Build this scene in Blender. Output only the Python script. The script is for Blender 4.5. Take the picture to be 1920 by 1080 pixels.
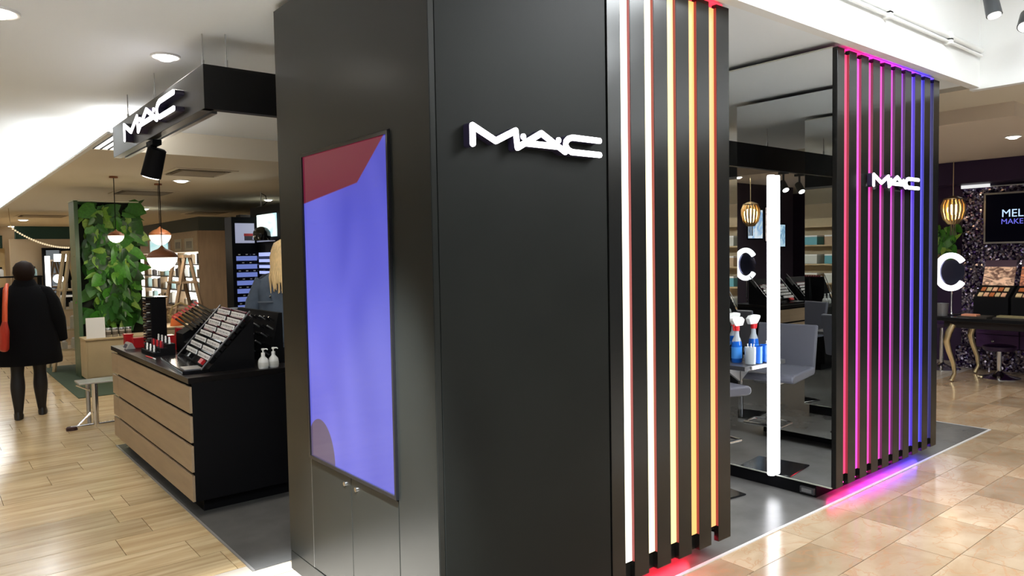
import bpy, math, random
from mathutils import Matrix, Vector
random.seed(7)
for _o in list(bpy.data.objects): bpy.data.objects.remove(_o, do_unlink=True)
scene = bpy.context.scene
col = scene.collection
PI = math.pi

# ------------------------------------------------------------------ camera
cam_d = bpy.data.cameras.new('camera'); cam = bpy.data.objects.new('camera', cam_d); col.objects.link(cam)
cam_d.sensor_width = 36; cam_d.lens = 25.4525; cam_d.clip_start = .05; cam_d.clip_end = 200
def _rot(yaw, pitch, roll):
    f = Vector((math.cos(pitch)*math.cos(yaw), math.cos(pitch)*math.sin(yaw), math.sin(pitch)))
    r = Vector((math.sin(yaw), -math.cos(yaw), 0)); u = r.cross(f)
    c, s = math.cos(roll), math.sin(roll)
    r2 = c*r + s*u; u2 = -s*r + c*u
    return Matrix((r2, u2, -f)).transposed()
cam.matrix_world = Matrix.Translation((0, 0, 1.65)) @ _rot(math.radians(50.7275), math.radians(-2.689), math.radians(-1.0212)).to_4x4()
scene.camera = cam
# ------------------------------------------------------------------ world, exposure
w = bpy.data.worlds.new('world'); scene.world = w; w.use_nodes = True
w.node_tree.nodes['Background'].inputs[0].default_value = (.90, .96, 1, 1)
w.node_tree.nodes['Background'].inputs[1].default_value = .20
scene.view_settings.view_transform = 'Standard'; scene.view_settings.look = 'None'
scene.view_settings.exposure = -0.12; scene.view_settings.gamma = 1; scene.view_settings.use_curve_mapping = False
# ------------------------------------------------------------------ materials
MATS = {}
def _new(name):
    m = bpy.data.materials.new(name); m.use_nodes = True
    return m, m.node_tree.nodes, m.node_tree.links, m.node_tree.nodes['Principled BSDF']
def pmat(name, c, rough=.5, metal=0, spec=.5, noise=0, nscale=8, coat=0, trans=0, ior=1.45, bump=0, stretch=None, alpha=None):
    if name in MATS: return MATS[name]
    m, N, L, b = _new(name)
    b.inputs['Base Color'].default_value = (*c, 1); b.inputs['Roughness'].default_value = rough
    b.inputs['Metallic'].default_value = metal; b.inputs['Specular IOR Level'].default_value = spec
    b.inputs['Coat Weight'].default_value = coat; b.inputs['Transmission Weight'].default_value = trans; b.inputs['IOR'].default_value = ior
    if noise or bump:
        tc = N.new('ShaderNodeTexCoord'); mp = N.new('ShaderNodeMapping'); nz = N.new('ShaderNodeTexNoise')
        L.new(tc.outputs['Object'], mp.inputs[0]); L.new(mp.outputs[0], nz.inputs['Vector'])
        if stretch: mp.inputs['Scale'].default_value = stretch
        nz.inputs['Scale'].default_value = nscale; nz.inputs['Detail'].default_value = 5
        if noise:
            mr = N.new('ShaderNodeMix'); mr.data_type = 'RGBA'
            mr.inputs['A'].default_value = (*[max(0, x*(1-noise)) for x in c], 1); mr.inputs['B'].default_value = (*[min(1, x*(1+noise)) for x in c], 1)
            L.new(nz.outputs['Fac'], mr.inputs['Factor']); L.new(mr.outputs['Result'], b.inputs['Base Color'])
        if bump:
            bp = N.new('ShaderNodeBump'); bp.inputs['Strength'].default_value = bump; bp.inputs['Distance'].default_value = .01
            L.new(nz.outputs['Fac'], bp.inputs['Height']); L.new(bp.outputs[0], b.inputs['Normal'])
    MATS[name] = m; return m
def emat(name, c, s, base=(.05, .05, .05)):
    if name in MATS: return MATS[name]
    m, N, L, b = _new(name)
    b.inputs['Base Color'].default_value = (*base, 1); b.inputs['Emission Color'].default_value = (*c, 1); b.inputs['Emission Strength'].default_value = s
    b.inputs['Roughness'].default_value = .4
    MATS[name] = m; return m
def plank_mat(name, c1, c2, grain=(1.2, 18, 18), rough=.25, nscale=3, veins=0, vr=(.86, 1.1)):
    m, N, L, b = _new(name)
    tc = N.new('ShaderNodeTexCoord'); mp = N.new('ShaderNodeMapping'); nz = N.new('ShaderNodeTexNoise'); oi = N.new('ShaderNodeObjectInfo')
    geo = N.new('ShaderNodeNewGeometry')
    L.new(geo.outputs['Position'], mp.inputs[0]); mp.inputs['Scale'].default_value = grain
    ad = N.new('ShaderNodeVectorMath'); ad.operation = 'ADD'; cm = N.new('ShaderNodeCombineXYZ'); mu = N.new('ShaderNodeMath'); mu.operation = 'MULTIPLY'; mu.inputs[1].default_value = 40
    L.new(oi.outputs['Random'], mu.inputs[0]); L.new(mu.outputs[0], cm.inputs[0]); L.new(mu.outputs[0], cm.inputs[2]); L.new(mp.outputs[0], ad.inputs[0]); L.new(cm.outputs[0], ad.inputs[1])
    L.new(ad.outputs[0], nz.inputs['Vector']); nz.inputs['Scale'].default_value = nscale; nz.inputs['Detail'].default_value = 6; nz.inputs['Distortion'].default_value = .6
    rp = N.new('ShaderNodeMapRange'); rp.inputs['From Min'].default_value = .3; rp.inputs['From Max'].default_value = .7; L.new(nz.outputs['Fac'], rp.inputs['Value'])
    mr = N.new('ShaderNodeMix'); mr.data_type = 'RGBA'; mr.inputs['A'].default_value = (*c1, 1); mr.inputs['B'].default_value = (*c2, 1); L.new(rp.outputs[0], mr.inputs['Factor'])
    hs = N.new('ShaderNodeHueSaturation'); mv = N.new('ShaderNodeMapRange'); mv.inputs['To Min'].default_value = vr[0]; mv.inputs['To Max'].default_value = vr[1]
    L.new(oi.outputs['Random'], mv.inputs['Value']); L.new(mv.outputs[0], hs.inputs['Value']); L.new(mr.outputs['Result'], hs.inputs['Color']); out = hs.outputs[0]
    if veins:
        wv = N.new('ShaderNodeTexNoise'); wv.inputs['Scale'].default_value = 2.2; wv.inputs['Detail'].default_value = 8; wv.inputs['Distortion'].default_value = 1.5; L.new(ad.outputs[0], wv.inputs['Vector'])
        ab = N.new('ShaderNodeMath'); ab.operation = 'SUBTRACT'; ab.inputs[1].default_value = .5; L.new(wv.outputs['Fac'], ab.inputs[0])
        a2 = N.new('ShaderNodeMath'); a2.operation = 'ABSOLUTE'; L.new(ab.outputs[0], a2.inputs[0])
        r2 = N.new('ShaderNodeMapRange'); r2.inputs['From Max'].default_value = .03; r2.inputs['To Min'].default_value = veins; r2.inputs['To Max'].default_value = 0; L.new(a2.outputs[0], r2.inputs['Value'])
        m2 = N.new('ShaderNodeMix'); m2.data_type = 'RGBA'; m2.inputs['B'].default_value = (.38, .2, .1, 1); L.new(r2.outputs[0], m2.inputs['Factor']); L.new(out, m2.inputs['A']); out = m2.outputs['Result']
    L.new(out, b.inputs['Base Color']); b.inputs['Roughness'].default_value = rough
    MATS[name] = m; return m
def leaf_mat():
    m, N, L, b = _new('leaf_green'); oi = N.new('ShaderNodeObjectInfo'); cr = N.new('ShaderNodeValToRGB')
    e = cr.color_ramp.elements; e[0].color = (.012, .06, .008, 1); e[1].color = (.30, .48, .07, 1)
    for p, c in ((.4, (.03, .16, .015, 1)), (.75, (.08, .30, .03, 1))):
        k = e.new(p); k.color = c
    L.new(oi.outputs['Random'], cr.inputs[0])
    tc = N.new('ShaderNodeTexCoord'); nz = N.new('ShaderNodeTexNoise'); nz.inputs['Scale'].default_value = 9; L.new(tc.outputs['Object'], nz.inputs['Vector'])
    mv = N.new('ShaderNodeMapRange'); mv.inputs['To Min'].default_value = .35; mv.inputs['To Max'].default_value = 1.35; L.new(nz.outputs['Fac'], mv.inputs['Value'])
    hs = N.new('ShaderNodeHueSaturation'); L.new(mv.outputs[0], hs.inputs['Value']); L.new(cr.outputs[0], hs.inputs['Color'])
    L.new(hs.outputs[0], b.inputs['Base Color']); b.inputs['Roughness'].default_value = .35
    return m
BLACK = pmat('black_panel', (.010, .011, .010), .28, spec=.4, noise=.25, nscale=2.5)
FRONTP = pmat('satin_front_panel', (.009, .010, .009), .46, spec=.17, noise=.3, nscale=2.5)
SLAT = pmat('black_slat', (.008, .008, .0075), .22, spec=.5)
MATTE = pmat('black_matte', (.004, .004, .005), .6, spec=.12)
GLOSSB = pmat('black_gloss', (.008, .008, .009), .12)
MIRROR = pmat('mirror_glass', (.86, .88, .88), .0, metal=1)
CHROME = pmat('chrome', (.8, .8, .82), .12, metal=1)
STEEL = pmat('brushed_steel', (.5, .51, .53), .32, metal=1)
WHITEP = pmat('white_plaster', (.86, .87, .86), .7)
CREAM = pmat('cream_ceiling', (.74, .67, .55), .8)
GREYC = pmat('grey_ceiling', (.88, .93, .97), .8)
OAK = pmat('oak_veneer', (.36, .265, .17), .45, noise=.18, nscale=3, stretch=(8, 1, 8))
OAKX = pmat('oak_veneer_light', (.42, .30, .18), .5, noise=.2, nscale=3, stretch=(1, 8, 8))
BIRCH = pmat('birch_wood', (.5, .38, .22), .5, noise=.15, nscale=4)
WALNUT = pmat('brown_wood', (.32, .215, .13), .5, noise=.25, nscale=4, stretch=(6, 6, 1))
MATG = pmat('grey_carpet', (.115, .112, .108), .27, noise=.3, nscale=5)
PLANK = plank_mat('wood_tile', (.44, .30, .15), (.70, .55, .335), grain=(.5, 5, 5), rough=.2)
MARBLE = plank_mat('marble_tile', (.36, .245, .145), (.50, .39, .27), grain=(1.6, 2.4, 2), rough=.15, nscale=1.8, veins=.55, vr=(.72, 1.12))
GROUT = pmat('dark_grout', (.16, .10, .055), .7)
WHITE = pmat('white_plastic', (.85, .85, .84), .35)
RED = pmat('red_plastic', (.55, .015, .02), .3)
LEAF = leaf_mat()
GREEN = pmat('dark_green_paint', (.012, .045, .028), .6)
PURPLE = pmat('purple_paint', (.025, .008, .045), .5)
GOLD = pmat('gold_metal', (.78, .62, .36), .28, metal=1)
COPPER = pmat('copper_shade', (.25, .085, .03), .5)
SKIN = pmat('skin', (.5, .3, .22), .5)
# ------------------------------------------------------------------ mesh helpers
class MB:
    def __init__(s): s.v = []; s.f = []; s.mi = []; s.cur = 0
    def add(s, v, f):
        o = len(s.v); s.v += [tuple(p) for p in v]; s.f += [tuple(i+o for i in q) for q in f]; s.mi += [s.cur]*len(f); return s
    def box(s, x0, x1, y0, y1, z0, z1):
        v = [(x0,y0,z0),(x1,y0,z0),(x1,y1,z0),(x0,y1,z0),(x0,y0,z1),(x1,y0,z1),(x1,y1,z1),(x0,y1,z1)]
        return s.add(v, [(3,2,1,0),(4,5,6,7),(0,1,5,4),(1,2,6,5),(2,3,7,6),(3,0,4,7)])
    def obox(s, c, sz, R=None):
        R = R or Matrix.Identity(3); c = Vector(c); hx, hy, hz = sz[0]/2, sz[1]/2, sz[2]/2
        v = [c + R @ Vector(p) for p in [(-hx,-hy,-hz),(hx,-hy,-hz),(hx,hy,-hz),(-hx,hy,-hz),(-hx,-hy,hz),(hx,-hy,hz),(hx,hy,hz),(-hx,hy,hz)]]
        return s.add(v, [(3,2,1,0),(4,5,6,7),(0,1,5,4),(1,2,6,5),(2,3,7,6),(3,0,4,7)])
    def prism(s, poly, fn, d0, d1):   # fn(a,b,d)->xyz ; poly convex or simple
        n = len(poly); v = [fn(a,b,d0) for a,b in poly] + [fn(a,b,d1) for a,b in poly]
        return s.add(v, [tuple(range(n))[::-1], tuple(range(n, 2*n))] + [(i,(i+1)%n,(i+1)%n+n,i+n) for i in range(n)])
    def rings(s, R, cap=True, closed=False):   # list of equal-length rings
        n = len(R[0]); v = [p for r in R for p in r]; f = []
        m = len(R)
        for k in range(m if closed else m-1):
            k2 = (k+1) % m
            for i in range(n):
                j = (i+1) % n; f.append((k*n+i, k*n+j, k2*n+j, k2*n+i))
        if cap and not closed: f += [tuple(range(n))[::-1], tuple(range((m-1)*n, m*n))]
        return s.add(v, f)
    def loft(s, L, n=16):             # (cx,cy,z,rx,ry[,rot])
        R = []
        for q in L:
            cx, cy, z, rx, ry = q[:5]; a0 = q[5] if len(q) > 5 else 0
            R.append([(cx + rx*math.cos(t)*math.cos(a0) - ry*math.sin(t)*math.sin(a0), cy + rx*math.cos(t)*math.sin(a0) + ry*math.sin(t)*math.cos(a0), z) for t in [2*PI*i/n for i in range(n)]])
        return s.rings(R)
    def lathe(s, prof, c=(0,0,0), n=20):  # (r,z)
        return s.loft([(c[0], c[1], c[2]+z, max(r,.0005), max(r,.0005)) for r, z in prof], n)
    def tube(s, pts, r, n=8, closed=False, cap=True):
        P = [Vector(p) for p in pts]; R = []; m = len(P); rr = r if isinstance(r, (list, tuple)) else [r]*m
        up = None
        for i in range(m):
            a = P[(i-1) % m] if (closed or i > 0) else P[i]; b = P[(i+1) % m] if (closed or i < m-1) else P[i]
            t = (b-a).normalized()
            if up is None:
                up = Vector((0,0,1)) if abs(t.z) < .9 else Vector((1,0,0))
            sd = t.cross(up).normalized(); up = sd.cross(t).normalized()
            R.append([P[i] + rr[i]*(math.cos(2*PI*k/n)*sd + math.sin(2*PI*k/n)*up) for k in range(n)])
        return s.rings(R, cap, closed)
    def ball(s, c, r, n=14, sz=(1,1,1)):
        L = []
        for k in range(9):
            a = -PI/2 + PI*k/8; L.append((c[0], c[1], c[2] + r*sz[2]*math.sin(a), max(.0005, r*sz[0]*math.cos(a)), max(.0005, r*sz[1]*math.cos(a))))
        return s.loft(L, n)
def wloc(o):
    v = Vector((0,0,0))
    while o: v += o.location; o = o.parent
    return v
def build(mb, name, mat, parent=None, smooth=False, bevel=0, loc=None):
    me = bpy.data.meshes.new(name); off = wloc(parent) if parent else Vector(loc or (0,0,0))
    me.from_pydata([Vector(p)-off for p in mb.v], [], mb.f); me.update()
    mats = mat if isinstance(mat, (list, tuple)) else [mat]
    for m in mats: me.materials.append(m)
    if len(mats) > 1:
        for p, i in zip(me.polygons, mb.mi): p.material_index = i
    o = bpy.data.objects.new(name, me); col.objects.link(o)
    if parent: o.parent = parent
    else: o.location = off
    if smooth:
        me.polygons.foreach_set('use_smooth', [True]*len(me.polygons))
        try: me.set_sharp_from_angle(angle=math.radians(40))
        except Exception: pass
    if bevel:
        b = o.modifiers.new('bevel', 'BEVEL'); b.width = bevel; b.segments = 2; b.limit_method = 'ANGLE'
    return o
def tag(o, label=None, cat=None, group=None, kind=None):
    if label: o['label'] = label
    if cat: o['category'] = cat
    if group: o['group'] = group
    if kind: o['kind'] = kind
    return o
def thing(name, label, cat, loc, group=None):
    o = bpy.data.objects.new(name, None); col.objects.link(o); o.location = loc; o.empty_display_size = .1
    return tag(o, label, cat, group)
def struct(mb, name, mat, **k): return tag(build(mb, name, mat, **k), kind='structure')
def dup(o, parent=None):
    c = o.copy(); col.objects.link(c)
    if parent: c.parent = parent
    for ch in list(o.children): dup(ch, c)
    return c
def B(*a): return MB().box(*a)
def light(kind, name, parent, loc, energy, color=(1,1,1), size=.1, spot=None, blend=.6, target=None):
    d = bpy.data.lights.new(name, kind); d.energy = energy; d.color = color
    if kind in ('SPOT', 'POINT'): d.shadow_soft_size = size
    if spot: d.spot_size = math.radians(spot); d.spot_blend = blend
    o = bpy.data.objects.new(name, d); col.objects.link(o)
    o.parent = parent; o.location = Vector(loc) - wloc(parent)
    if target is not None:
        o.rotation_euler = (Vector(target)-Vector(loc)).to_track_quat('-Z', 'Y').to_euler()
    return o
WARM = (1, .86, .66)

# ================================================================== STRUCTURE
# --- floors
fl = struct(B(-9, 13.5, -6, 26, -.06, -.012), 'floor', GROUT)
# marble tiles of the atrium and right aisle
def floor_tiles(rows, L, x0, x1, name, mat, known={}, zt=0.0):
    cache = {}
    for (ya, yb) in rows:
        x = x0 - random.random()*L
        if (round(ya,2)) in known:
            k = known[round(ya,2)]; x = k - math.ceil((k-x0)/L)*L
        while x < x1:
            a, b = max(x, x0), min(x+L, x1)
            if b-a > .03:
                key = (round(b-a,3), round(yb-ya,3))
                if key not in cache:
                    wd, dp = key; g = .0018
                    mb = MB().box(-wd/2+g, wd/2-g, -dp/2+g, dp/2-g, -.014, zt); me = bpy.data.meshes.new(name)
                    me.from_pydata(mb.v, [], mb.f); me.materials.append(mat); cache[key] = me
                o = bpy.data.objects.new(name, cache[key]); col.objects.link(o); o.parent = fl; o.location = ((a+b)/2, (ya+yb)/2, 0)
            x += L
mrows = [(2.05-.305*(k+1), 2.05-.305*k) for k in range(6)] 
floor_tiles([(2.05, 2.355)] + mrows[:4], .6, 1.3, 7.4, 'marble_tile', MARBLE, {2.05: 3.85, round(2.05-.305,2): 3.80, round(2.05-.61,2): 4.16})
floor_tiles([(.83+.305*k, .83+.305*(k+1)) for k in range(9)], .6, 7.4, 11.5, 'marble_tile', MARBLE)
known = {3.88: 1.247, 4.17: 1.14, 4.47: .83, 4.77: 1.035, 5.07: .909, 5.37: 1.03, 5.66: .87, 5.96: 1.255, 6.26: .692, 6.56: .94, 6.86: .635}
wr = [(3.877+.2985*k, 3.877+.2985*(k+1)) for k in range(20)]
known = {round(wr[i][0],2): v for i, v in enumerate([1.247, 1.14, .83, 1.035, .909, 1.03, .87, 1.255, .692, .94, .635])}
floor_tiles(wr, .88, -.55, 1.303, 'wood_plank', PLANK, known)
floor_tiles([(y0, y0+.2985) for y0 in [7.21+.2985*k for k in range(9)]], .88, 1.303, 2.7, 'wood_plank', PLANK)
def brick_floor(name, c1, c2, gr, bw, bh):
    m, N, L, b = _new(name); geo = N.new('ShaderNodeNewGeometry'); br = N.new('ShaderNodeTexBrick')
    br.inputs['Color1'].default_value = (*c1,1); br.inputs['Color2'].default_value = (*c2,1); br.inputs['Mortar'].default_value = (*gr,1)
    br.inputs['Scale'].default_value = 1; br.inputs['Brick Width'].default_value = bw; br.inputs['Row Height'].default_value = bh; br.inputs['Mortar Size'].default_value = .004
    L.new(geo.outputs['Position'], br.inputs['Vector']); L.new(br.outputs['Color'], b.inputs['Base Color']); b.inputs['Roughness'].default_value = .2
    return m
FARW = brick_floor('far_wood_floor', (.47, .33, .175), (.56, .42, .24), (.16, .10, .05), .62, .2985)
FARM = brick_floor('far_marble_floor', (.48, .42, .35), (.56, .5, .43), (.3, .22, .15), .6, .305)
a = wr[-1][1]
struct(B(-9, 8, a, 26, -.02, -.0005), 'floor_left', FARW)
struct(B(-9, -.552, 3.877, a, -.02, -.0005), 'floor_left', FARW)
struct(B(2.702, 8, 7.21, a, -.02, -.0015), 'floor_left', FARW)
struct(B(-9, 1.298, -6, 3.875, -.02, -.0008), 'floor_front', FARM)
struct(B(1.298, 1.53, 2.355, 3.79, -.02, -.0008), 'floor_front', FARM)
struct(B(1.3, 13.5, -6, .83, -.02, -.0008), 'floor_front', FARM)
struct(B(7.402, 13.5, 3.577, 26, -.02, -.0008), 'floor_right', FARM)
struct(B(11.502, 13.5, .83, 3.577, -.02, -.0008), 'floor_right', FARM)
# grey booth floor covering with pale metal edge strips
mb = MB(); mb.prism([(1.305,3.785),(1.52,3.785),(1.52,2.279),(7.35,2.279),(7.35,9.8),(2.71,9.8),(2.71,7.22),(1.305,7.22)], lambda p,q,d: (p,q,d), -.01, .004)
matf = struct(mb, 'floor_booth', MATG)
EDGE = pmat('pale_edge_strip', (.75, .74, .74), .3, metal=.3)
EDGD = pmat('grey_edge_strip', (.22, .21, .2), .4)
for nm, bb in (('edge_strip',(1.3,7.36,2.262,2.279,-.01,.006)),('edge_strip',(1.292,1.305,3.785,7.22,-.01,.006)),('edge_strip',(7.35,7.362,2.279,5,-.01,.006))):
    build(B(*bb), nm, EDGD if bb[0] < 1.295 else EDGE, matf)
struct(B(1.42, 2.8, 10.03, 13.4, 0, .006), 'floor_mat', pmat('green_mat', (.03, .05, .022), .8, noise=.2))
# --- ceilings
struct(B(-9, 6.62, 2.22, 7.9, 2.95, 3.1), 'ceiling', GREYC)
struct(B(-9, 1.31, 7.9, 26, 2.95, 3.1), 'ceiling', GREYC)
struct(B(1.31, 8, 7.9, 26, 2.72, 3.1), 'ceiling_soffit', CREAM)
struct(B(-9, 6.62, -6, 2.15, 3.85, 3.95), 'ceiling_atrium', WHITEP)
struct(B(6.7, 13.5, -6, 7.55, 2.93, 3.1), 'ceiling_right', CREAM)
struct(B(8, 13.5, 7.55, 26, 2.93, 3.1), 'ceiling_right', CREAM)
struct(B(7.6, 11.4, 2.19, 7.5, 2.80, 2.93), 'trim_3', pmat('beige_beam', (.72, .62, .52), .8))
struct(B(-9, 6.62, 2.15, 2.22, 2.915, 3.95), 'trim_1', WHITEP)
struct(B(6.62, 6.70, -6, 2.22, 2.90, 3.95), 'trim_2', WHITEP)
# --- walls
WALLB = pmat('beige_wall', (.46, .36, .24), .7)
struct(B(-9.2, 13.7, 26, 26.2, 0, 3.1), 'wall_back', WALLB)
struct(B(13.5, 13.7, -6, 26, 0, 3.1), 'wall_right', PURPLE)
struct(B(-9.2, -9, 2, 26, 0, 3.1), 'wall_left', WALLB)
struct(B(11.46, 11.6, -1, 5.2, 0, 2.93), 'wall_purple', PURPLE)
struct(B(5.0, 10.4, 7.2, 7.35, 0, 2.93), 'wall_booth', pmat('plum_wall', (.035, .025, .04), .6))
struct(B(4.03, 5.9, 11.8, 12.0, 0, 2.36), 'wall_inner', pmat('dark_wall', (.03, .03, .03), .6))

# ================================================================== LIGHTS OF THE PLACE AND ADDED HALL LIGHTS
def downlight(x, y, z, r, label, energy=45, emit=14, warm=(1, .95, .87), group='recessed ceiling downlights'):
    t = thing('downlight', label, 'ceiling light', (x, y, z), group)
    build(MB().lathe([(r*.86, .03), (r*.86, -.002), (r, -.012), (r*1.12, -.012), (r*1.14, 0), (r*1.14, .004)], (x,y,z), 24), 'rim', STEEL if emit > 20 else WHITE, t, True)
    build(MB().lathe([(r*.84, 0), (r*.8, -.014), (r*.45, -.03), (.001, -.034)], (x,y,z), 24), 'lens', emat('downlight_lens', (1, .96, .88), 12), t, True)
    if energy: light('SPOT', 'bulb', t, (x, y, z-.06), energy, warm, .06, 150, .8)
    return t
downlight(1.273, 5.0, 2.95, .078, 'round downlight just above the hanging black sign header', 60)
downlight(.36, 4.62, 2.95, .1, 'big chrome-rimmed downlight at the top left corner', 45)
downlight(2.78, 10.39, 2.72, .1, 'bright downlight below the long ceiling vent, right of the black track spotlight', 90)
downlight(3.64, 16.37, 2.72, .1, 'downlight just right of the top of the plant column', 120)
downlight(2.06, 21.7, 2.72, .12, 'larger of two downlights above the light rope at far left', 380)
downlight(2.15, 27.6-2, 2.72, .12, 'smallest downlight at the far left edge near the light rope', 0)
downlight(4.97, 13.04, 2.72, .08, 'small downlight close to the pillar above the lit poster', 60)
downlight(4.75, 11.3, 2.72, .05, 'tiny cool-white recessed spot beside the looped cable light', 0)
for i, (x, y) in enumerate(((8.2, 3.6), (9.2, 5.0), (7.7, 6.6), (9.0, 2.6))):
    downlight(x, y, 2.80, .07, ['downlight in the beige ceiling right of the glowing slat pillar', 'downlight seen in the mirror above the vanity stand', 'downlight seen in the mirror near the fascia', 'downlight in the beige ceiling over the right aisle'][i], 75)
downlight(2.6, 4.9, 2.95, .07, 'downlight above the booth behind the black pillar', 60)
downlight(4.6, 4.9, 2.95, .07, 'downlight above the booth behind the mirror pillar', 80)
downlight(-1.2, 7.0, 2.95, .1, 'downlight over the left aisle outside the picture', 80)
downlight(-1.2, 10.5, 2.95, .1, 'downlight farther along the left aisle outside the picture', 80)
# added out-of-view panels: brighten the hall and reflect in the black pillar
for i, (x, y) in enumerate(((-3, -2.5), (-.2, -.6), (5.4, -1.4), (4.2, .5))):
    t = thing('added_hall_panel', ['added unseen light panel high above the left of the hall','added unseen light panel high above the hall centre','added unseen light panel high above the right of the hall','added unseen light panel high above the marble aisle'][i], 'ceiling light', (x, y, 3.85), 'added unseen hall panels')
    build(B(x-.64, x+.64, y-.64, y+.64, 3.81, 3.85), 'frame', STEEL, t)
    build(B(x-.6, x+.6, y-.6, y+.6, 3.80, 3.812), 'diffuser', emat('hall_fill_glow', (.93, .98, 1), 38), t)
STGREY = pmat('stage_grey', (.05,.055,.06), .4)
def track_spot(x, y, z, tgt, label, energy, color=(1,1,1), ang=50, ztop=None, body=MATTE, sc=1.0, lens=8):
    t = thing('track_spotlight', label, 'spotlight', (x, y, ztop or z+.2), None)
    build(MB().box(x-.03*sc, x+.03*sc, y-.09*sc, y+.09*sc, (ztop or z+.2)-.035, (ztop or z+.2)), 'track_adapter', body, t)
    build(MB().tube([(x, y, (ztop or z+.2)-.03), (x, y, z+.05)], .02*sc), 'stem', body, t)
    d = (Vector(tgt)-Vector((x,y,z))).normalized()
    p0 = Vector((x,y,z))-d*.09*sc; p1 = Vector((x,y,z))+d*.12*sc
    build(MB().tube([p0, p0+d*.01, p1], [.05*sc, .062*sc, .068*sc], 18), 'lamp_head', body, t, True)
    build(MB().tube([p1-d*.004, p1+d*.006], .055*sc, 18), 'lens', emat('spot_lens', (1,.96,.88), lens), t)
    light('SPOT', 'bulb', t, p1+d*.03, energy, color, .05, ang, .5, tgt)
    return t
track_spot(1.33, 5.62, 2.36, (.9, 6.3, 0), 'black cylinder track spotlight under the hanging header sign', 40, ztop=2.497)
track_spot(5.76, 1.8, 3.30, (5.2, 1.0, 0), 'left of two black stage spotlights high in the white hall', 90, ztop=3.85, body=STGREY, sc=.72, lens=2)
track_spot(6.2, 1.72, 3.26, (3.4, 1.4, 0), 'right one of two black stage spotlights high in the white hall', 260, ztop=3.85, body=STGREY, sc=.72, lens=2)
track_spot(.55, 1.9, 3.45, (1.15, 2.95, 0), 'added unseen stage spotlight aimed at the floor beside the screen pillar', 5200, (.9,.96,1), ang=34, ztop=3.85)  # added out of view to whiten the floor patch by the pillar
# luminous cove along the lower ceiling edge
t = thing('cove_light', 'long glowing white cove light along the lower ceiling edge at left', 'cove light', (1.3, 8, 2.95))
build(B(1.285, 1.31, 7.9, 25.5, 2.735, 2.945), 'luminous_face', emat('cove_glow', (.97, 1, 1), 30), t)
build(B(1.27, 1.312, 6.87, 25.5, 2.715, 2.737), 'lower_rim', WHITEP, t)
t = thing('louvre_light', 'striped white louvre light at the end of the hanging header', 'ceiling light', (1.5, 7.3, 2.95))
build(B(1.29, 1.75, 6.87, 7.895, 2.73, 2.949), 'luminous_box', emat('louvre_glow', (1, .98, .95), 4), t)
for k in range(6): build(B(1.325+.065*k, 1.337+.065*k, 6.87, 7.895, 2.72, 2.73), 'louvre_blade', MATTE, t)

# ================================================================== LOGO SIGN
STROKES = {'letter_m': [[(0,0),(0,.067),(.11,.019),(.21,.067),(.218,.002)]], 'letter_a': [[(.219,.002),(.345,.069),(.477,.004)],[(.269,.0225),(.437,.0225)]],
           'letter_c': [[(.683,.067),(.520,.067),(.497,.060),(.482,.047),(.480,.031),(.493,.014),(.515,.006),(.683,.006)]], 'dot': None}
def logo(name, label, fn, k, depth, cat='sign', sw=.0122, glow=5):
    """fn(a,b,d): plane coords to world, d outward from wall"""
    root = thing(name, label, cat, fn(.34*k, 0, 0))
    side = pmat('letter_side', (.02, .016, .04), .4); face = emat('letter_face', (1, .97, 1), glow)
    def cap(mb, a, b, r, d0, d1):
        ax, ay = a; bx, by = b; th = math.atan2(by-ay, bx-ax); P = []
        for q in range(9): P.append((bx + r*math.cos(th-PI/2+PI*q/8), by + r*math.sin(th-PI/2+PI*q/8)))
        for q in range(9): P.append((ax + r*math.cos(th+PI/2+PI*q/8), ay + r*math.sin(th+PI/2+PI*q/8)))
        mb.prism(P, fn, d0, d1)
    def letter(nm, segs):
        s1, s2 = MB(), MB()
        for i, (a, b) in enumerate(segs):
            a = (a[0]*k, a[1]*k); b = (b[0]*k, b[1]*k); e = .0004*i
            cap(s1, a, b, sw*k*1.04, depth[0], depth[1]-.006+e*.3); cap(s2, a, b, sw*k, depth[1]-.006, depth[1]+e*.3)
        o = build(s1, nm, side, root); build(s2, 'lit_face', face, o)
    for nm, L in STROKES.items():
        if L: letter(nm, [(l[i], l[i+1]) for l in L for i in range(len(l)-1)])
    for c in ((.249,.047),(.440,.049)): letter('dot', [(c, (c[0]+.0006, c[1]))])
    return root
# ================================================================== BLACK PILLAR WITH SCREEN
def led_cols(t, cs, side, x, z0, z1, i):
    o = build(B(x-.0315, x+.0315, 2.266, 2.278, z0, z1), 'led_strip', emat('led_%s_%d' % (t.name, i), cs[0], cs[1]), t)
    build(B(x+.0300, x+.0315, 2.2515, 2.266, z0, z1), 'painted_spill_edge', emat('ledspill_%s_%d' % (t.name, i), side[0], side[1]), o)  # emissive strip imitates LED light falling on the slat side
X0, X1, Y0, Y1, ZB, ZT = 1.466, 3.34, 2.25, 3.69, .10, 2.915
p1 = thing('display_pillar', 'large black pillar with tall portrait screen and orange light strips', 'pillar', (2.4, 3.0, 0))
build(B(X0+.02, 2.41, Y0+.02, Y1-.01, .0, ZT), 'core', BLACK, p1)
build(B(2.41, 3.18, Y0+.03, Y1-.01, .10, ZT-.02), 'core', BLACK, p1)
build(B(3.18, 3.325, Y0+.03, Y1, .16, ZT-.02), 'core', BLACK, p1)
build(B(2.41, 3.15, 2.42, 3.6, 0, .1), 'plinth', MATTE, p1)
build(B(1.4945, 2.398, Y0, Y0+.02, 0, ZT), 'front_panel', FRONTP, p1, bevel=.002)
build(B(X0+.002, 1.4935, Y0+.002, Y0+.03, 0, ZT), 'corner_post', BLACK, p1, bevel=.002)
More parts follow.
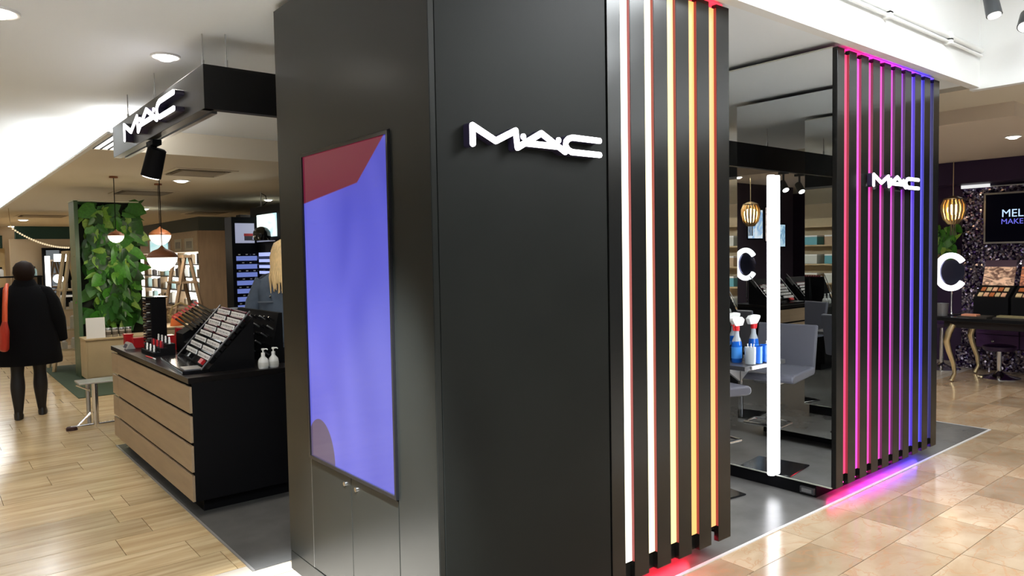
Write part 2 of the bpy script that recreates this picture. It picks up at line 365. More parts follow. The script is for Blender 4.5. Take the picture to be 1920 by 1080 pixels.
# left face: frame round the screen
build(MB().prism([(2.254,.102),(2.541,.102),(2.541,2.155),(3.393,2.155),(3.393,.102),(Y1,.102),(Y1,ZT),(2.254,ZT)], lambda a,b,d: (d,a,b), X0, X0+.02), 'surround_panel', BLACK, p1)
build(B(X0, X0+.02, 2.254, Y1, 0, .098), 'base_panel', BLACK, p1, bevel=.002)
build(B(X0-.0005, X0+.004, 3.3905, 3.3935, .102, .66), 'bright_edge', STEEL, p1)
for ya, yb, ky in ((2.966, 3.389, 3.025), (2.547, 2.962, 2.915)):
    d = build(B(X0, X0+.02, ya, yb, .104, .652), 'cabinet_door', BLACK, p1, bevel=.0015)
    build(MB().tube([(X0+.002, ky, .613), (X0-.006, ky, .613)], .010, 14), 'lock_knob', CHROME, d, True)
fr = MB()
fr.box(X0-.012, X0+.02, 2.543, 2.556, .66, 2.15).box(X0-.012, X0+.02, 3.374, 3.388, .66, 2.15).box(X0-.012, X0+.02, 2.556, 3.374, 2.135, 2.15).box(X0-.012, X0+.02, 2.556, 3.374, .66, .676)
build(fr, 'screen_frame', GLOSSB, p1)
def screen_mat():
    m, N, L, b = _new('screen_picture'); b.inputs['Base Color'].default_value = (.01,.01,.012,1); b.inputs['Roughness'].default_value = .06
    tc = N.new('ShaderNodeTexCoord'); sp = N.new('ShaderNodeSeparateXYZ'); L.new(tc.outputs['Generated'], sp.inputs[0])
    def mth(op, a, b_=None, cl=False):
        n = N.new('ShaderNodeMath'); n.operation = op; n.use_clamp = cl
        for i, q in enumerate((a, b_)):
            if q is None: continue
            if isinstance(q, (int, float)): n.inputs[i].default_value = q
            else: L.new(q, n.inputs[i])
        return n.outputs[0]
    s = mth('SUBTRACT', 1, sp.outputs['Y']); tt = mth('SUBTRACT', 1, sp.outputs['Z'])
    nz = N.new('ShaderNodeTexNoise'); nz.inputs['Scale'].default_value = 1.6; nz.inputs['Detail'].default_value = 1; nz.inputs['Distortion'].default_value = .5; L.new(tc.outputs['Generated'], nz.inputs['Vector'])
    cr = N.new('ShaderNodeValToRGB'); e = cr.color_ramp.elements
    e[0].position = .25; e[0].color = (.07, .075, .55, 1); e[1].position = .8; e[1].color = (.19, .19, .84, 1)
    f = mth('ADD', nz.outputs['Fac'], mth('MULTIPLY', mth('SUBTRACT', tt, .5), .22)); L.new(f, cr.inputs[0])
    # dark red field top left, edge falls then sweeps up to the right corner
    e1 = mth('SUBTRACT', .155, mth('MULTIPLY', s, .055)); e2 = mth('MULTIPLY', mth('SUBTRACT', .97, s), .40)
    lim = mth('MINIMUM', e1, e2); msk = mth('MULTIPLY', mth('SUBTRACT', lim, tt), 250, True)
    mx = N.new('ShaderNodeMix'); mx.data_type = 'RGBA'; L.new(msk, mx.inputs['Factor']); L.new(cr.outputs[0], mx.inputs['A']); mx.inputs['B'].default_value = (.16, .012, .035, 1)
    # brown arch bottom left
    dx = mth('DIVIDE', mth('SUBTRACT', s, .13), .19); dy = mth('DIVIDE', mth('SUBTRACT', 1.0, tt), .135)
    rr = mth('ADD', mth('MULTIPLY', dx, dx), mth('MULTIPLY', dy, dy)); m2 = mth('MULTIPLY', mth('SUBTRACT', 1, rr), 30, True)
    mx2 = N.new('ShaderNodeMix'); mx2.data_type = 'RGBA'; L.new(m2, mx2.inputs['Factor']); L.new(mx.outputs['Result'], mx2.inputs['A']); mx2.inputs['B'].default_value = (.12, .085, .17, 1)
    L.new(mx2.outputs['Result'], b.inputs['Emission Color']); b.inputs['Emission Strength'].default_value = 1.0
    return m
tag(build(B(X0-.004, X0+.01, 2.556, 3.374, .676, 2.135), 'screen', screen_mat(), p1), 'tall portrait screen showing a violet blue picture with a dark red corner')
# slats and light strips
for i in range(6):
    a = 2.41 if i == 0 else 2.53+.1672*(i-1)+.032; b = 2.53+.1672*i-.032 if i < 5 else 3.34
    build(B(a, b, Y0, Y0+.03, ZB, ZT), 'slat', SLAT, p1, bevel=.0015)
L1 = [((1,.95,.78),2.2),((1,.90,.55),2.0),((1,.80,.32),1.7),((1,.55,.15),1.4),((1,.52,.16),1.35)]
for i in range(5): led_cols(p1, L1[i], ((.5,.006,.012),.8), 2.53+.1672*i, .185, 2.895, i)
build(B(3.3255, 3.34, Y0+.03, 3.74, .10, ZT), 'mirror_panel', MIRROR, p1)
build(B(2.5, 3.15, 2.385, 2.418, .05, .098), 'floor_glow_strip', emat('glow_red', (1,.03,.06), 26), p1)
build(B(2.5, 3.3, 2.262, 2.30, 2.917, 2.93), 'top_glow_strip', emat('glow_red_top', (1,.03,.06), 2.5), p1)
logo('logo_sign', 'larger glowing white M.A.C logo on the big black pillar', lambda a, b, d: (1.628+a, 2.25-d, 2.067+b), 1.0, (0, .045))

# ================================================================== MIRROR PILLAR
p2 = thing('mirror_pillar', 'black pillar with mirror side and pink to blue light strips', 'pillar', (5.3, 3.0, 0))
build(B(4.53, 6.08, 2.28, 3.72, .11, 2.90), 'core', BLACK, p2)
build(B(4.525, 5.95, 2.394, 3.70, 0, .11), 'plinth', MATTE, p2)
build(B(4.505, 4.53, 2.282, 3.74, .10, 2.912), 'mirror_panel', MIRROR, p2)
build(MB().box(4.500, 4.531, 2.28, 3.74, .094, .1).box(4.500, 4.531, 2.28, 3.74, 2.912, 2.918), 'mirror_trim', pmat('pale_trim', (.7,.7,.62), .3, metal=.5), p2)
for i in range(10):
    a = 4.505 if i == 0 else 4.63+.1667*(i-1)+.032; b = 4.63+.1667*i-.032 if i < 9 else 6.10
    build(B(a, b, 2.25, 2.28, .10, 2.912), 'slat', SLAT, p2, bevel=.0015)
L2 = [((1,.03,.20),1.05),((1,.06,.80),1.05),((1,.05,.60),1.05),((1,.05,.70),1.0),((.8,.04,.75),1.0),((.42,.05,.80),.95),((.20,.10,1),1.0),((.10,.09,1),1.0),((.02,.01,.22),.8)]
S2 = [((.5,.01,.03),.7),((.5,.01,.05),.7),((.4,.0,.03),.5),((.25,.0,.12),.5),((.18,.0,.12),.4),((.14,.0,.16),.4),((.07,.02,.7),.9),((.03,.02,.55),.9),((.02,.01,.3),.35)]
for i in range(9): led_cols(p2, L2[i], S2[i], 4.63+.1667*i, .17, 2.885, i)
GL = [(1,.02,.25),(1,.03,.6),(.75,.04,.9),(.35,.05,1),(.12,.06,1)]
for i in range(5):
    xa = 4.66+.275*i
    build(B(xa, xa+.265, 2.36, 2.392, .05, .098), 'floor_glow_strip', emat('glow2_%d' % i, GL[i], 14), p2)
    build(B(xa, xa+.265, 2.262, 2.30, 2.914, 2.925), 'top_glow_strip', emat('glow2top_%d' % i, GL[i], 2.2), p2)
s = build(B(4.505, 4.525, 2.40, 2.50, .02, .065), 'power_socket', pmat('dark_grey_plastic', (.06,.06,.065), .35), p2, bevel=.004)
build(B(4.501, 4.506, 2.415, 2.485, .03, .055), 'socket_insert', STEEL, s)
logo('logo_sign', 'small glowing white M.A.C logo across the pink and blue light strips', lambda a, b, d: (4.905+a*1.035, 2.25-d, 2.064+b), 1.0, (.01, .05))
t = thing('tube_light', 'vertical white glowing tube light standing on the mirror', 'tube light', (4.47, 2.68, .1))
build(MB().lathe([(.023, 0), (.026, .006), (.026, 2.04), (.023, 2.05)], (4.474, 2.69, .1), 24), 'diffuser_tube', emat('tube_glow', (.95, .95, 1), 8), t, True)
build(B(4.485, 4.504, 2.68, 2.70, .3, 1.95), 'back_bracket', STEEL, t)

# ================================================================== HANGING HEADER
h = thing('hanging_header', 'black rectangular header frame hanging from the ceiling by thin rods', 'sign frame', (1.3, 4.3, 2.95))
HG = pmat('header_grey', (.035, .036, .038), .35); HB = pmat('header_black', (.006, .006, .007), .45)
build(B(1.29, 1.35, 4.302, 6.77, 2.506, 2.755), 'side_fascia', HG, h, bevel=.002)
build(B(1.291, 6.4, 4.30, 4.36, 2.506, 2.755), 'front_fascia', HB, h)
build(B(1.36, 1.39, 4.4, 6.7, 2.50, 2.53), 'light_track', STEEL, h)
for p in ((1.32, 4.40), (1.43, 4.33), (1.32, 5.50), (1.32, 6.33), (3.0, 4.33), (4.8, 4.33)):
    r = build(MB().tube([(p[0], p[1], 2.75), (p[0], p[1], 2.952)], .004, 6), 'hanging_rod', STEEL, h)
    build(MB().tube([(p[0], p[1], 2.75), (p[0], p[1], 2.80)], .009, 8), 'rod_socket', STEEL, r)
logo('logo_sign', 'glowing white M.A.C logo on the hanging black header', lambda a, b, d: (1.29-d, 6.06-a*1.985, 2.556+b*1.6), 1.0, (0, .06), sw=.0098)

# ================================================================== MAKEUP COUNTER
c = thing('makeup_counter', 'makeup counter with oak drawer fronts and black top beside the black pillar', 'counter', (1.29, 4.83, 0))
build(B(1.335, 1.99, 4.832, 7.21, .10, .86), 'body', MATTE, c)
build(B(1.377, 1.95, 4.91, 7.1, 0, .1), 'plinth', MATTE, c)
build(B(1.286, 2.0, 4.826, 7.215, .862, .90), 'worktop', pmat('black_worktop', (.007,.006,.006), .3, spec=.25), c, bevel=.003)
build(B(1.306, 2.0, 4.828, 4.84, .1, .862), 'end_panel', MATTE, c)
for k in range(4):
    z0 = .102+.1905*k
    build(B(1.29, 1.306, 4.83, 6.99, z0, z0+.169), 'drawer_front', OAK, c, bevel=.001)
    build(B(1.29, 1.306, 6.993, 7.213, z0, z0+.169), 'drawer_front', OAK, c, bevel=.001)
# --- slanted tester display: local frame
def tester(loc, rz, label, cols=2, rows=8, W=.88, group=None):
    t = thing('tester_display', label, 'makeup display', (0,0,0), group)
    D, H_ = .30, .34; sl = math.atan2(H_, D); Ls = math.hypot(D, H_)
    R = Matrix.Rotation(-sl, 3, 'Y')      # local x runs up the slope
    def P(s, y, n): return Vector((0,y,.02)) + R @ Vector((s,0,0)) + R @ Vector((0,0,n))
    mb = MB(); mb.prism([(0,.0),(D,.0),(D,H_),(.0,.02)], lambda a,b,d: (a, d, b), 0, W); build(mb, 'wedge_body', MATTE, t)
    build(B(-.16, .01, 0, W, 0, .022), 'front_tray', GLOSSB, t, bevel=.003)
    build(MB().box(-.14,-.03,.03,.2,.022,.027), 'palette', STEEL, t)
    for e in (0, W):
        build(MB().tube([P(-.03, e, .035), P(Ls+.01, e, .035)], .006, 6), 'edge_rail', pmat('dark_rail', (.12,.12,.13), .3, metal=.7), t)
    lab = pmat('white_label', (.88,.88,.88), .5)
    for r in range(rows):
        s0 = .06+.051*r
        build(MB().obox(P(s0, W/2, .012), (.038, W-.03, .024), R), 'stepped_row', MATTE, t)
        for q in range(cols):
            ya = .035+q*(W-.03)/cols+.012*((r*7) % 3-1); wd = (W-.03)/cols-.075
            Rl = Matrix.Rotation(-sl-.42, 3, 'Y')
            o = build(MB().obox(P(s0, ya+wd/2+.01, .034), (.031, wd, .008), Rl), 'price_label', lab, t)
            bar = MB(); n = 11
            for j in range(n):
                yy = ya+.012+(j+.5)*wd/n + random.uniform(-.004,.004)
                bar.obox(P(s0, yy, .034)+Rl@Vector((-.001,0,.0042)), (.013, wd/n*random.uniform(.2,.45), .001), Rl)
            tag(build(bar, 'barcode_print', pmat('print_dark', (.08,.07,.1), .6), o), kind='stuff')
            top = MB()
            for j in range(10):
                yy = ya+.02+(j+.5)*wd/10.5
                top.obox(P(s0+.030, yy, .022), (.010, wd/14, .03), R)
            tag(build(top, 'lipstick_row', pmat('maroon', (.10,.008,.02), .3) if r > 2 else GLOSSB, t), kind='stuff')
    build(MB().obox(P(.02, W*.62, .03), (.03,.05,.03), R), 'tester_cap', GLOSSB, t)
    build(MB().obox(P(.02, W*.18, .03), (.035,.09,.02), R), 'red_tester', RED, t)
    t.location = loc; t.rotation_euler = (0,0,rz)
    return t
tester((1.46, 4.99, .90), -.09, 'slanted black tester display with rows of white barcode labels')
# pump bottles
def pump(x, y, label):
    t = thing('pump_bottle', label, 'bottle', (x,y,.9), 'pump bottles on counter end')
    build(MB().lathe([(.031,0),(.034,.004),(.034,.05),(.030,.064),(.014,.082),(.012,.09)], (x,y,.9), 18), 'bottle_body', pmat('clear_white', (.72,.73,.72), .15, coat=.5), t, True)
    build(MB().lathe([(.013,.088),(.013,.108),(.005,.109),(.005,.125),(.011,.126),(.011,.137)], (x,y,.9), 12), 'pump_head', WHITE, t, True)
    build(MB().tube([(x,y,1.033),(x+.022,y-.01,1.033),(x+.028,y-.012,1.026)], .004, 6), 'nozzle', WHITE, t)
    build(MB().loft([(x,y,.915,.0346,.0346),(x,y,.943,.0346,.0346)], 18), 'paper_label', pmat('grey_label', (.55,.55,.52), .5), t, True)
pump(1.79, 4.885, 'left white pump bottle on the black counter end')
pump(1.865, 4.895, 'right white pump bottle on the counter, next to the pillar')
# lipstick tower
def tower(x, y, label):
    t = thing('lipstick_tower', label, 'makeup display', (x,y,.9))
    build(MB().box(x-.02,x+.10,y-.09,y+.09,.9,1.335), 'tower_core', MATTE, t, bevel=.006)
    build(MB().box(x-.06,x+.12,y-.11,y+.11,.9,.912), 'tower_base', GLOSSB, t)
    build(MB().box(x-.05,x+.11,y-.10,y+.10,1.335,1.345), 'tower_cap', GLOSSB, t)
    dk = pmat('lip_case', (.035,.022,.022), .2); me = {}
    for r in range(17):
        for q in range(3):
            yy = y-.065+.065*q; zz = .925+.024*r
            o = build(MB().tube([(x-.02,yy,zz),(x-.05,yy,zz)], .0075, 8), 'lipstick', dk if (r+q) % 3 else STEEL, t)
tower(1.50, 6.66, 'tall black lipstick tower with stacked ringed cases on the counter')
# small items on the counter
def simple(mb, name, mat, label, cat, loc, group=None, **k): return tag(build(mb, name, mat, loc=loc, **k), label, cat, group)
t = thing('red_product_box', 'upright red gift box at the far counter corner', 'box', (1.40, 7.02, .9)); build(B(1.36,1.42,6.98,7.06,.9,1.0), 'carton', RED, t); build(B(1.356,1.424,6.976,7.064,1.0,1.012), 'lid', RED, t)
t = thing('red_product_box', 'wider low red box leaning at the lipstick tower', 'box', (1.45, 6.9, .9)); build(B(1.40,1.50,6.86,6.95,.9,.97), 'carton', RED, t); build(B(1.396,1.504,6.856,6.954,.97,.984), 'lid', RED, t)
t = thing('red_product_box', 'small red box behind the lipstick tower', 'box', (1.66, 6.75, .9)); build(B(1.63,1.69,6.7,6.8,.9,.99), 'carton', RED, t); build(B(1.627,1.693,6.697,6.803,.99,1.0), 'lid', RED, t)
t = thing('price_card', 'small silver tent card on the far corner of the counter', 'card', (1.36, 6.93, .9))
build(MB().prism([(0,0),(.07,0),(.045,.05),(.03,.05)], lambda a,b,d: (1.33+a, d, .9+b), 6.80, 6.97), 'folded_card', pmat('silver_card', (.5,.49,.46), .4), t)
build(MB().prism([(.003,.008),(.018,.038),(.0175,.0385),(.0025,.0085)], lambda a,b,d: (1.329+a, d, .9+b), 6.83, 6.94), 'printed_text', pmat('print_dark', (.08,.07,.1), .6), t)
t = thing('lipstick_stand', 'small tiered stand with red and white lipsticks before the tester display', 'makeup display', (1.42, 6.3, .9))
build(MB().prism([(0,0),(.16,0),(.16,.09),(.1,.09),(.1,.06),(.05,.06),(.05,.03),(0,.03)], lambda a,b,d: (1.38+a, d, .9+b), 6.1, 6.5), 'tiered_base', MATTE, t)
k = 0
for i in range(3):
    for j in range(7):
        yy = 6.13+.055*j; xx = 1.405+.05*i; zz = .93+.03*i
        o = build(MB().lathe([(.008,0),(.008,.03),(.006,.031),(.006,.05),(.002,.055)], (xx,yy,zz), 8), 'lipstick', [GLOSSB, RED, WHITE, pmat('maroon', (.10,.008,.02), .3)][(i*3+j*2) % 4], t, True)
t = thing('makeup_pencil', 'red and white makeup pencil lying on the counter edge', 'pencil', (1.345, 6.1, .9)); build(MB().tube([(1.34,6.16,.905),(1.35,5.98,.905)], .005, 8), 'barrel', RED, t); build(MB().tube([(1.35,5.98,.905),(1.352,5.93,.905)], .005, 8), 'cap', WHITE, t)
# slanted lip pencil rack with red tips
t = thing('lip_pencil_rack', 'slanted black rack of lip pencils with red tips behind the tester', 'makeup display', (1.68, 6.15, .9))
build(MB().prism([(0,0),(.27,0),(.27,.27),(.22,.29),(0,.16)], lambda a,b,d: (1.6+a, d, .9+b), 6.1, 6.3), 'rack_body', MATTE, t)
build(MB().prism([(0,0),(.27,0),(.27,.2),(.22,.21),(0,.10)], lambda a,b,d: (1.6+a, d, .9+b), 5.95, 6.1), 'rack_foot', MATTE, t)
for j in range(8):
    xx = 1.615+.026*j; zz = 1.165+.016*j
    o = build(MB().tube([(xx+.03,5.97,zz-.07),(xx,6.34,zz)], .009, 8), 'pencil', GLOSSB, t, True)
    build(MB().tube([(xx,6.34,zz),(xx-.004,6.43,zz+.014)], .0095, 8), 'red_tip', pmat('lip_tip', (.65,.07,.08), .3), o, True)
simple(MB().prism([(0,0),(.06,0),(.12,.17),(.02,.18)], lambda a,b,d: (1.63+a, d, .9+b), 6.47, 6.52), 'red_sale_card', RED, 'bright red pointed card standing behind the lipstick tower', 'card', (1.6,6.53,.9))
# brush stand at right end
t = thing('brush_display', 'black slanted display of pencils and brushes behind the pump bottles', 'makeup display', (1.88, 5.6, .9))
build(MB().prism([(0,0),(.14,0),(.14,.36),(.10,.36)], lambda a,b,d: (1.90+a*.7, d, .9+b), 5.05, 5.9), 'stand_body', MATTE, t)
for r in range(5):
    for j in range(9):
        yy = 5.1+.09*j; f = .06+.06*r
        o = build(MB().tube([(1.90+.2*f, yy, .9+f),(1.90+.2*f-.04, yy+.01, .9+f+.03)], .006, 6), 'makeup_brush', GLOSSB if (r+j) % 3 else STEEL, t)
t = thing('angled_black_display', 'black angled display panel before the brown wood cabinet', 'makeup display', (2.5, 8.3, 0))
build(MB().prism([(0,0),(.6,0),(.6,1.02),(.45,1.05),(-.02,1.08)], lambda a,b,d: (2.52+a, d, b), 8.2, 8.7), 'stand', MATTE, t)
build(MB().obox((2.75,8.19,1.1), (.55,.02,.02)), 'top_rail', STEEL, t)

# ================================================================== BOOTH INTERIOR: shelf, bottles, chair
t = thing('mirror_shelf', 'dark shelf fixed to the mirror holding spray bottles', 'shelf', (4.4, 3.1, .83))
build(B(4.25, 4.502, 2.75, 3.55, .835, .865), 'shelf_board', pmat('shelf_dark', (.05,.05,.055), .3), t, bevel=.003)
build(B(4.33, 4.5, 2.742, 2.75, .838, .86), 'end_strip', WHITE, t)
for yy in (2.95, 3.4): build(MB().prism([(0,0),(.2,0),(.2,-.12)], lambda a,b,d: (4.30+a, d, .835+b), yy, yy+.02), 'bracket', STEEL, t)
BLUE = pmat('blue_liquid', (.01,.16,.75), .1, trans=.35, coat=.6); CLEAR = pmat('clear_plastic', (.75,.82,.88), .08, trans=.6, coat=.4)
def spray(x, y, label):
    z = .865; t = thing('spray_bottle', label, 'spray bottle', (x,y,z), 'spray bottles on the mirror shelf')
    build(MB().loft([(x,y,z,.036,.03),(x,y,z+.006,.04,.034),(x,y,z+.12,.04,.034),(x,y,z+.15,.035,.03)], 20), 'blue_body', BLUE, t, True)
    build(MB().loft([(x,y,z+.15,.035,.03),(x,y,z+.185,.018,.018),(x,y,z+.225,.015,.015)], 20), 'bottle_neck', CLEAR, t, True)
    build(MB().lathe([(.021,.222),(.021,.252),(.015,.256)], (x,y,z), 16), 'red_collar', RED, t, True)
    hd = MB().prism([(-.03,.255),(.022,.255),(.03,.262),(.05,.29),(.05,.305),(.02,.312),(-.025,.308),(-.045,.29)], lambda a,b,d: (x+.01-a*1.5, y+d, z+.255+(b-.255)*1.15), -.016, .016)
    build(hd, 'trigger_head', WHITE, t, bevel=.004)
    build(MB().tube([(x-.03,y,z+.285),(x-.04,y,z+.25),(x-.034,y,z+.225)], .006, 6), 'trigger', RED, t)
    build(MB().loft([(x,y,z+.03,.0405,.0345),(x,y,z+.11,.0405,.0345)], 20), 'paper_label', pmat('blue_label', (.05,.25,.7), .4), t, True)
spray(4.40, 2.91, 'blue spray bottle with red collar nearest the pillar on the shelf')
spray(4.33, 3.12, 'blue spray bottle farther back along the mirror shelf')
def glass(x, y, mat, inner, label):
    z = .865; t = thing('tumbler', label, 'glass', (x,y,z))
    build(MB().lathe([(.03,0),(.036,.004),(.038,.12),(.0345,.12),(.032,.008),(.001,.008)], (x,y,z), 20), 'glass_wall', mat, t, True)
    if inner:
        for j in range(12):
            a = j*2.4; o = build(MB().tube([(x+.015*math.cos(a),y+.015*math.sin(a),z+.012),(x+.027*math.cos(a),y+.027*math.sin(a),z+.10+.02*(j%3))], .004, 6), 'cotton_stick', WHITE, t)
glass(4.38, 2.79, CLEAR, True, 'clear glass of white cotton sticks at the shelf end')
glass(4.455, 2.785, BLUE, False, 'blue glass tumbler close against the mirror')
simple(B(4.42,4.47,2.98,3.08,.866,.96), 'black_box', MATTE, 'small black box on the shelf behind the cotton glass', 'box', (4.445,3.03,.866), bevel=.003)
# bar chair
ch = thing('bar_chair', 'grey padded bar chair with chrome post and square black base plate', 'chair', (0,0,0))
CHG = pmat('grey_vinyl', (.085,.085,.105), .35)
build(MB().box(-.19,.19,-.2,.2,0,.012), 'base_plate', GLOSSB, ch, bevel=.006)
build(MB().lathe([(.032,.012),(.032,.62),(.05,.64),(.05,.66)], (0,0,0), 20), 'post', CHROME, ch, True)
st = MB(); prof = [(-.21,.70),(.17,.68),(.20,.685),(.212,.705),(.205,.735),(.18,.745),(-.16,.755),(-.21,.76)]
st.prism(prof, lambda a,b,d: (a,d,b), -.23, .23); build(st, 'seat', CHG, ch, bevel=.015)
bk = MB(); bk.prism([(-.215,.70),(-.185,.72),(-.25,1.07),(-.285,1.065)], lambda a,b,d: (a,d,b), -.23, .23); build(bk, 'backrest', CHG, ch, bevel=.012)
build(MB().box(-.12,.12,-.1,.1,.655,.69), 'seat_mount', STEEL, ch)
fb = build(MB().tube([(.02,-.14,.36),(.2,-.14,.36),(.2,.14,.36),(.02,.14,.36),(-.03,0,.36)], .012, 8, closed=True), 'footrest', CHROME, ch, True)
ch.location = (4.07, 2.95, .004); ch.rotation_euler = (0,0,math.radians(-8))
# second chair deeper in the booth (seen in the mirrors)
c2 = dup(ch); c2.location = (4.0, 4.15, .004); c2.rotation_euler = (0,0,math.radians(12)); tag(c2, 'second grey bar chair farther back in the booth, seen only in mirrors')

# counter, ring light, lamp and posters behind the mirror pillar (reflected)
cc = dup(c); cc.location = (8.85, 5.15, 0); cc.rotation_euler = (0,0,PI/2); tag(cc, 'oak-fronted makeup counter seen reflected in the mirror')
tt = tester((7.2, 5.35, .90), PI/2, 'left tester display on the counter reflected in the mirror', rows=5, W=.7)
tt2 = tester((8.15, 5.35, .90), PI/2, 'right tester display on the counter reflected in the mirror', rows=5, W=.7)
def ring_light(x, y, zc, r, label, zb, rz=0):
    t = thing('ring_mirror', label, 'ring light', (0,0,0))
    A = [math.radians(38+284*i/30) for i in range(31)]
    build(MB().tube([(0, -r*math.cos(a)*.80, r*math.sin(a)) for a in A], .036, 10), 'light_ring', emat('ring_glow', (.97,.98,1), 3), t, True)
    build(MB().tube([(.02,0,0),(.03,0,0)], r*.74, 28), 'mirror_disc', pmat('dim_mirror', (.12,.12,.2), .08, metal=.9), t)
    build(MB().tube([(.03,0,-r),(.03,0,zb-zc+.02)], .012, 8), 'stand_pole', CHROME, t)
    build(MB().lathe([(.11,0),(.11,.012),(.03,.02)], (.03,0,zb-zc), 20), 'stand_base', CHROME, t, True)
    t.location = (x,y,zc); t.rotation_euler = (0,0,rz); return t
ring_light(9.95, 3.52, 1.33, .205, 'glowing white C shaped ring light with mirror on the vanity desk', .80)
ring_light(7.02, 6.03, 1.44, .205, 'glowing ring light reflected in the mirror', .004)
def chandelier(x, y, z, label):
    t = thing('chandelier', label, 'lamp', (x,y,2.6))
    for i in range(16):
        a = 2*PI*i/16; P = [(x+q*math.cos(a), y+q*math.sin(a), z+zz) for q, zz in ((.10,.16),(.135,.08),(.135,0),(.11,-.1),(.05,-.17))]
        build(MB().tube(P, .017, 6), 'glass_rib', pmat('gold_glass', (.75,.55,.28), .15, metal=.6), t, True)
    build(MB().ball((x,y,z+.02), .075), 'bulb_glow', emat('gold_bulb', (1,.72,.38), 6), t, True)
    build(MB().lathe([(.11,.15),(.12,.17),(.05,.2),(.01,.21)], (x,y,z), 18), 'crown', GOLD, t, True)
    build(MB().tube([(x,y,z+.2),(x,y,2.80)], .006, 6), 'chain', GOLD, t)
    for i in range(7):
        a = i*.9; build(MB().tube([(x+.03*math.cos(a),y+.03*math.sin(a),z-.15),(x+.03*math.cos(a),y+.03*math.sin(a),z-.33)], .004, 5), 'glass_drop', pmat('dull_glass', (.2,.16,.12), .2, metal=.5), t)
    light('POINT', 'bulb', t, (x,y,z-.02), 12, (1,.75,.45), .12)
chandelier(11.0, 3.87, 2.13, 'gold fluted glass chandelier left of the glitter panel')
chandelier(7.89, 6.5, 2.2, 'gold fluted chandelier reflected in the mirror')
def poster(name, label, x0, x1, z0, z1, y, mat, cat='poster'):
    t = thing(name, label, cat, ((x0+x1)/2, y, z0)); build(B(x0-.02,x1+.02,y,y+.03,z0-.02,z1+.02), 'frame', GLOSSB, t); build(B(x0,x1,y-.004,y,z0,z1), 'picture', mat, t); return t
def picture(name, c1, c2, s=1, scale=3):
    m, N, L, b = _new(name); tc = N.new('ShaderNodeTexCoord'); nz = N.new('ShaderNodeTexNoise'); nz.inputs['Scale'].default_value = scale; nz.inputs['Detail'].default_value = 2; nz.inputs['Distortion'].default_value = 1.5
    L.new(tc.outputs['Generated'], nz.inputs['Vector']); mx = N.new('ShaderNodeValToRGB'); mx.color_ramp.elements[0].position = .38; mx.color_ramp.elements[1].position = .6
    mx.color_ramp.elements[0].color = (*c1,1); mx.color_ramp.elements[1].color = (*c2,1); L.new(nz.outputs['Fac'], mx.inputs[0]); L.new(mx.outputs[0], b.inputs['Base Color'])
    if s: L.new(mx.outputs[0], b.inputs['Emission Color']); b.inputs['Emission Strength'].default_value = s
    return m
poster('lit_poster', 'blue-white lit poster left on the reflected booth wall', 8.9, 9.35, 1.85, 2.35, 7.19, picture('poster_a', (.3,.5,.75), (.8,.9,1), 1))
poster('lit_poster', 'portrait-like warm lit poster on the reflected booth wall', 9.45, 9.75, 1.8, 2.4, 7.19, picture('poster_b', (.15,.08,.06), (.9,.75,.68), .9))
poster('lit_poster', 'small blue lit poster right on the reflected booth wall', 9.85, 10.1, 1.7, 2.1, 7.19, picture('poster_c', (.2,.4,.6), (.6,.8,.95), 1))
for i, (x, y) in enumerate(((7.69,5.82),(8.2,5.85),(8.6,5.78),(9.1,5.81))):
    track_spot(x, y, 2.6, (x-.6, y-1.2, .9), ['first','second','third','fourth'][i]+' spotlight from the left in the row reflected in the mirror', 12, (1,.95,.88), 60, ztop=2.80 if x > 7.6 else 2.95, body=STGREY, sc=.8, lens=10)
# shop across the aisle, seen only in the mirror
def shelf_unit(x, y0, y1, label, nz=5):
    t = thing('wood_shelf_unit', label, 'shelf', (x, (y0+y1)/2, 0))
    build(B(x-.42,x-.40,y0,y1,0,2.3), 'back_panel', BIRCH, t)
    for yy in (y0, y1-.03): build(B(x-.4,x,yy,yy+.03,0,2.3), 'side_panel', BIRCH, t)
    for k in range(nz+1): build(B(x-.4,x,y0+.03,y1-.03,.1+.4*k,.13+.4*k), 'shelf_board', BIRCH, t)
    return t
shelf_unit(-3.3, 7.2, 10.2, 'birch shelf unit across the left aisle, seen in the mirror')
cm = [pmat('teal_box', (.12,.38,.45), .5), pmat('pale_box', (.6,.62,.58), .5), pmat('tan_box', (.45,.32,.2), .5)]
for k in range(5):
    for j in range(6):
        y = 7.3+.47*j; b_ = thing('product_box', ['teal','pale','tan'][(k*2+j)%3] + ' carton', 'box', (-3.5,y+.15,.13+.4*k), 'boxes on the mirrored birch shelf')
        b_['label'] = ['teal','pale','tan'][(k*2+j)%3] + ' carton, %s from the near end on the %s board of the mirrored birch unit' % (['first','second','third','fourth','fifth','sixth'][j], ['lowest','second','third','fourth','top'][k])
        build(B(-3.65,-3.35,y,y+.3,.131+.4*k,.3+.4*k), 'carton', cm[(k*2+j)%3], b_); build(B(-3.652,-3.348,y-.002,y+.302,.3+.4*k,.33+.4*k), 'lid', WHITE, b_)

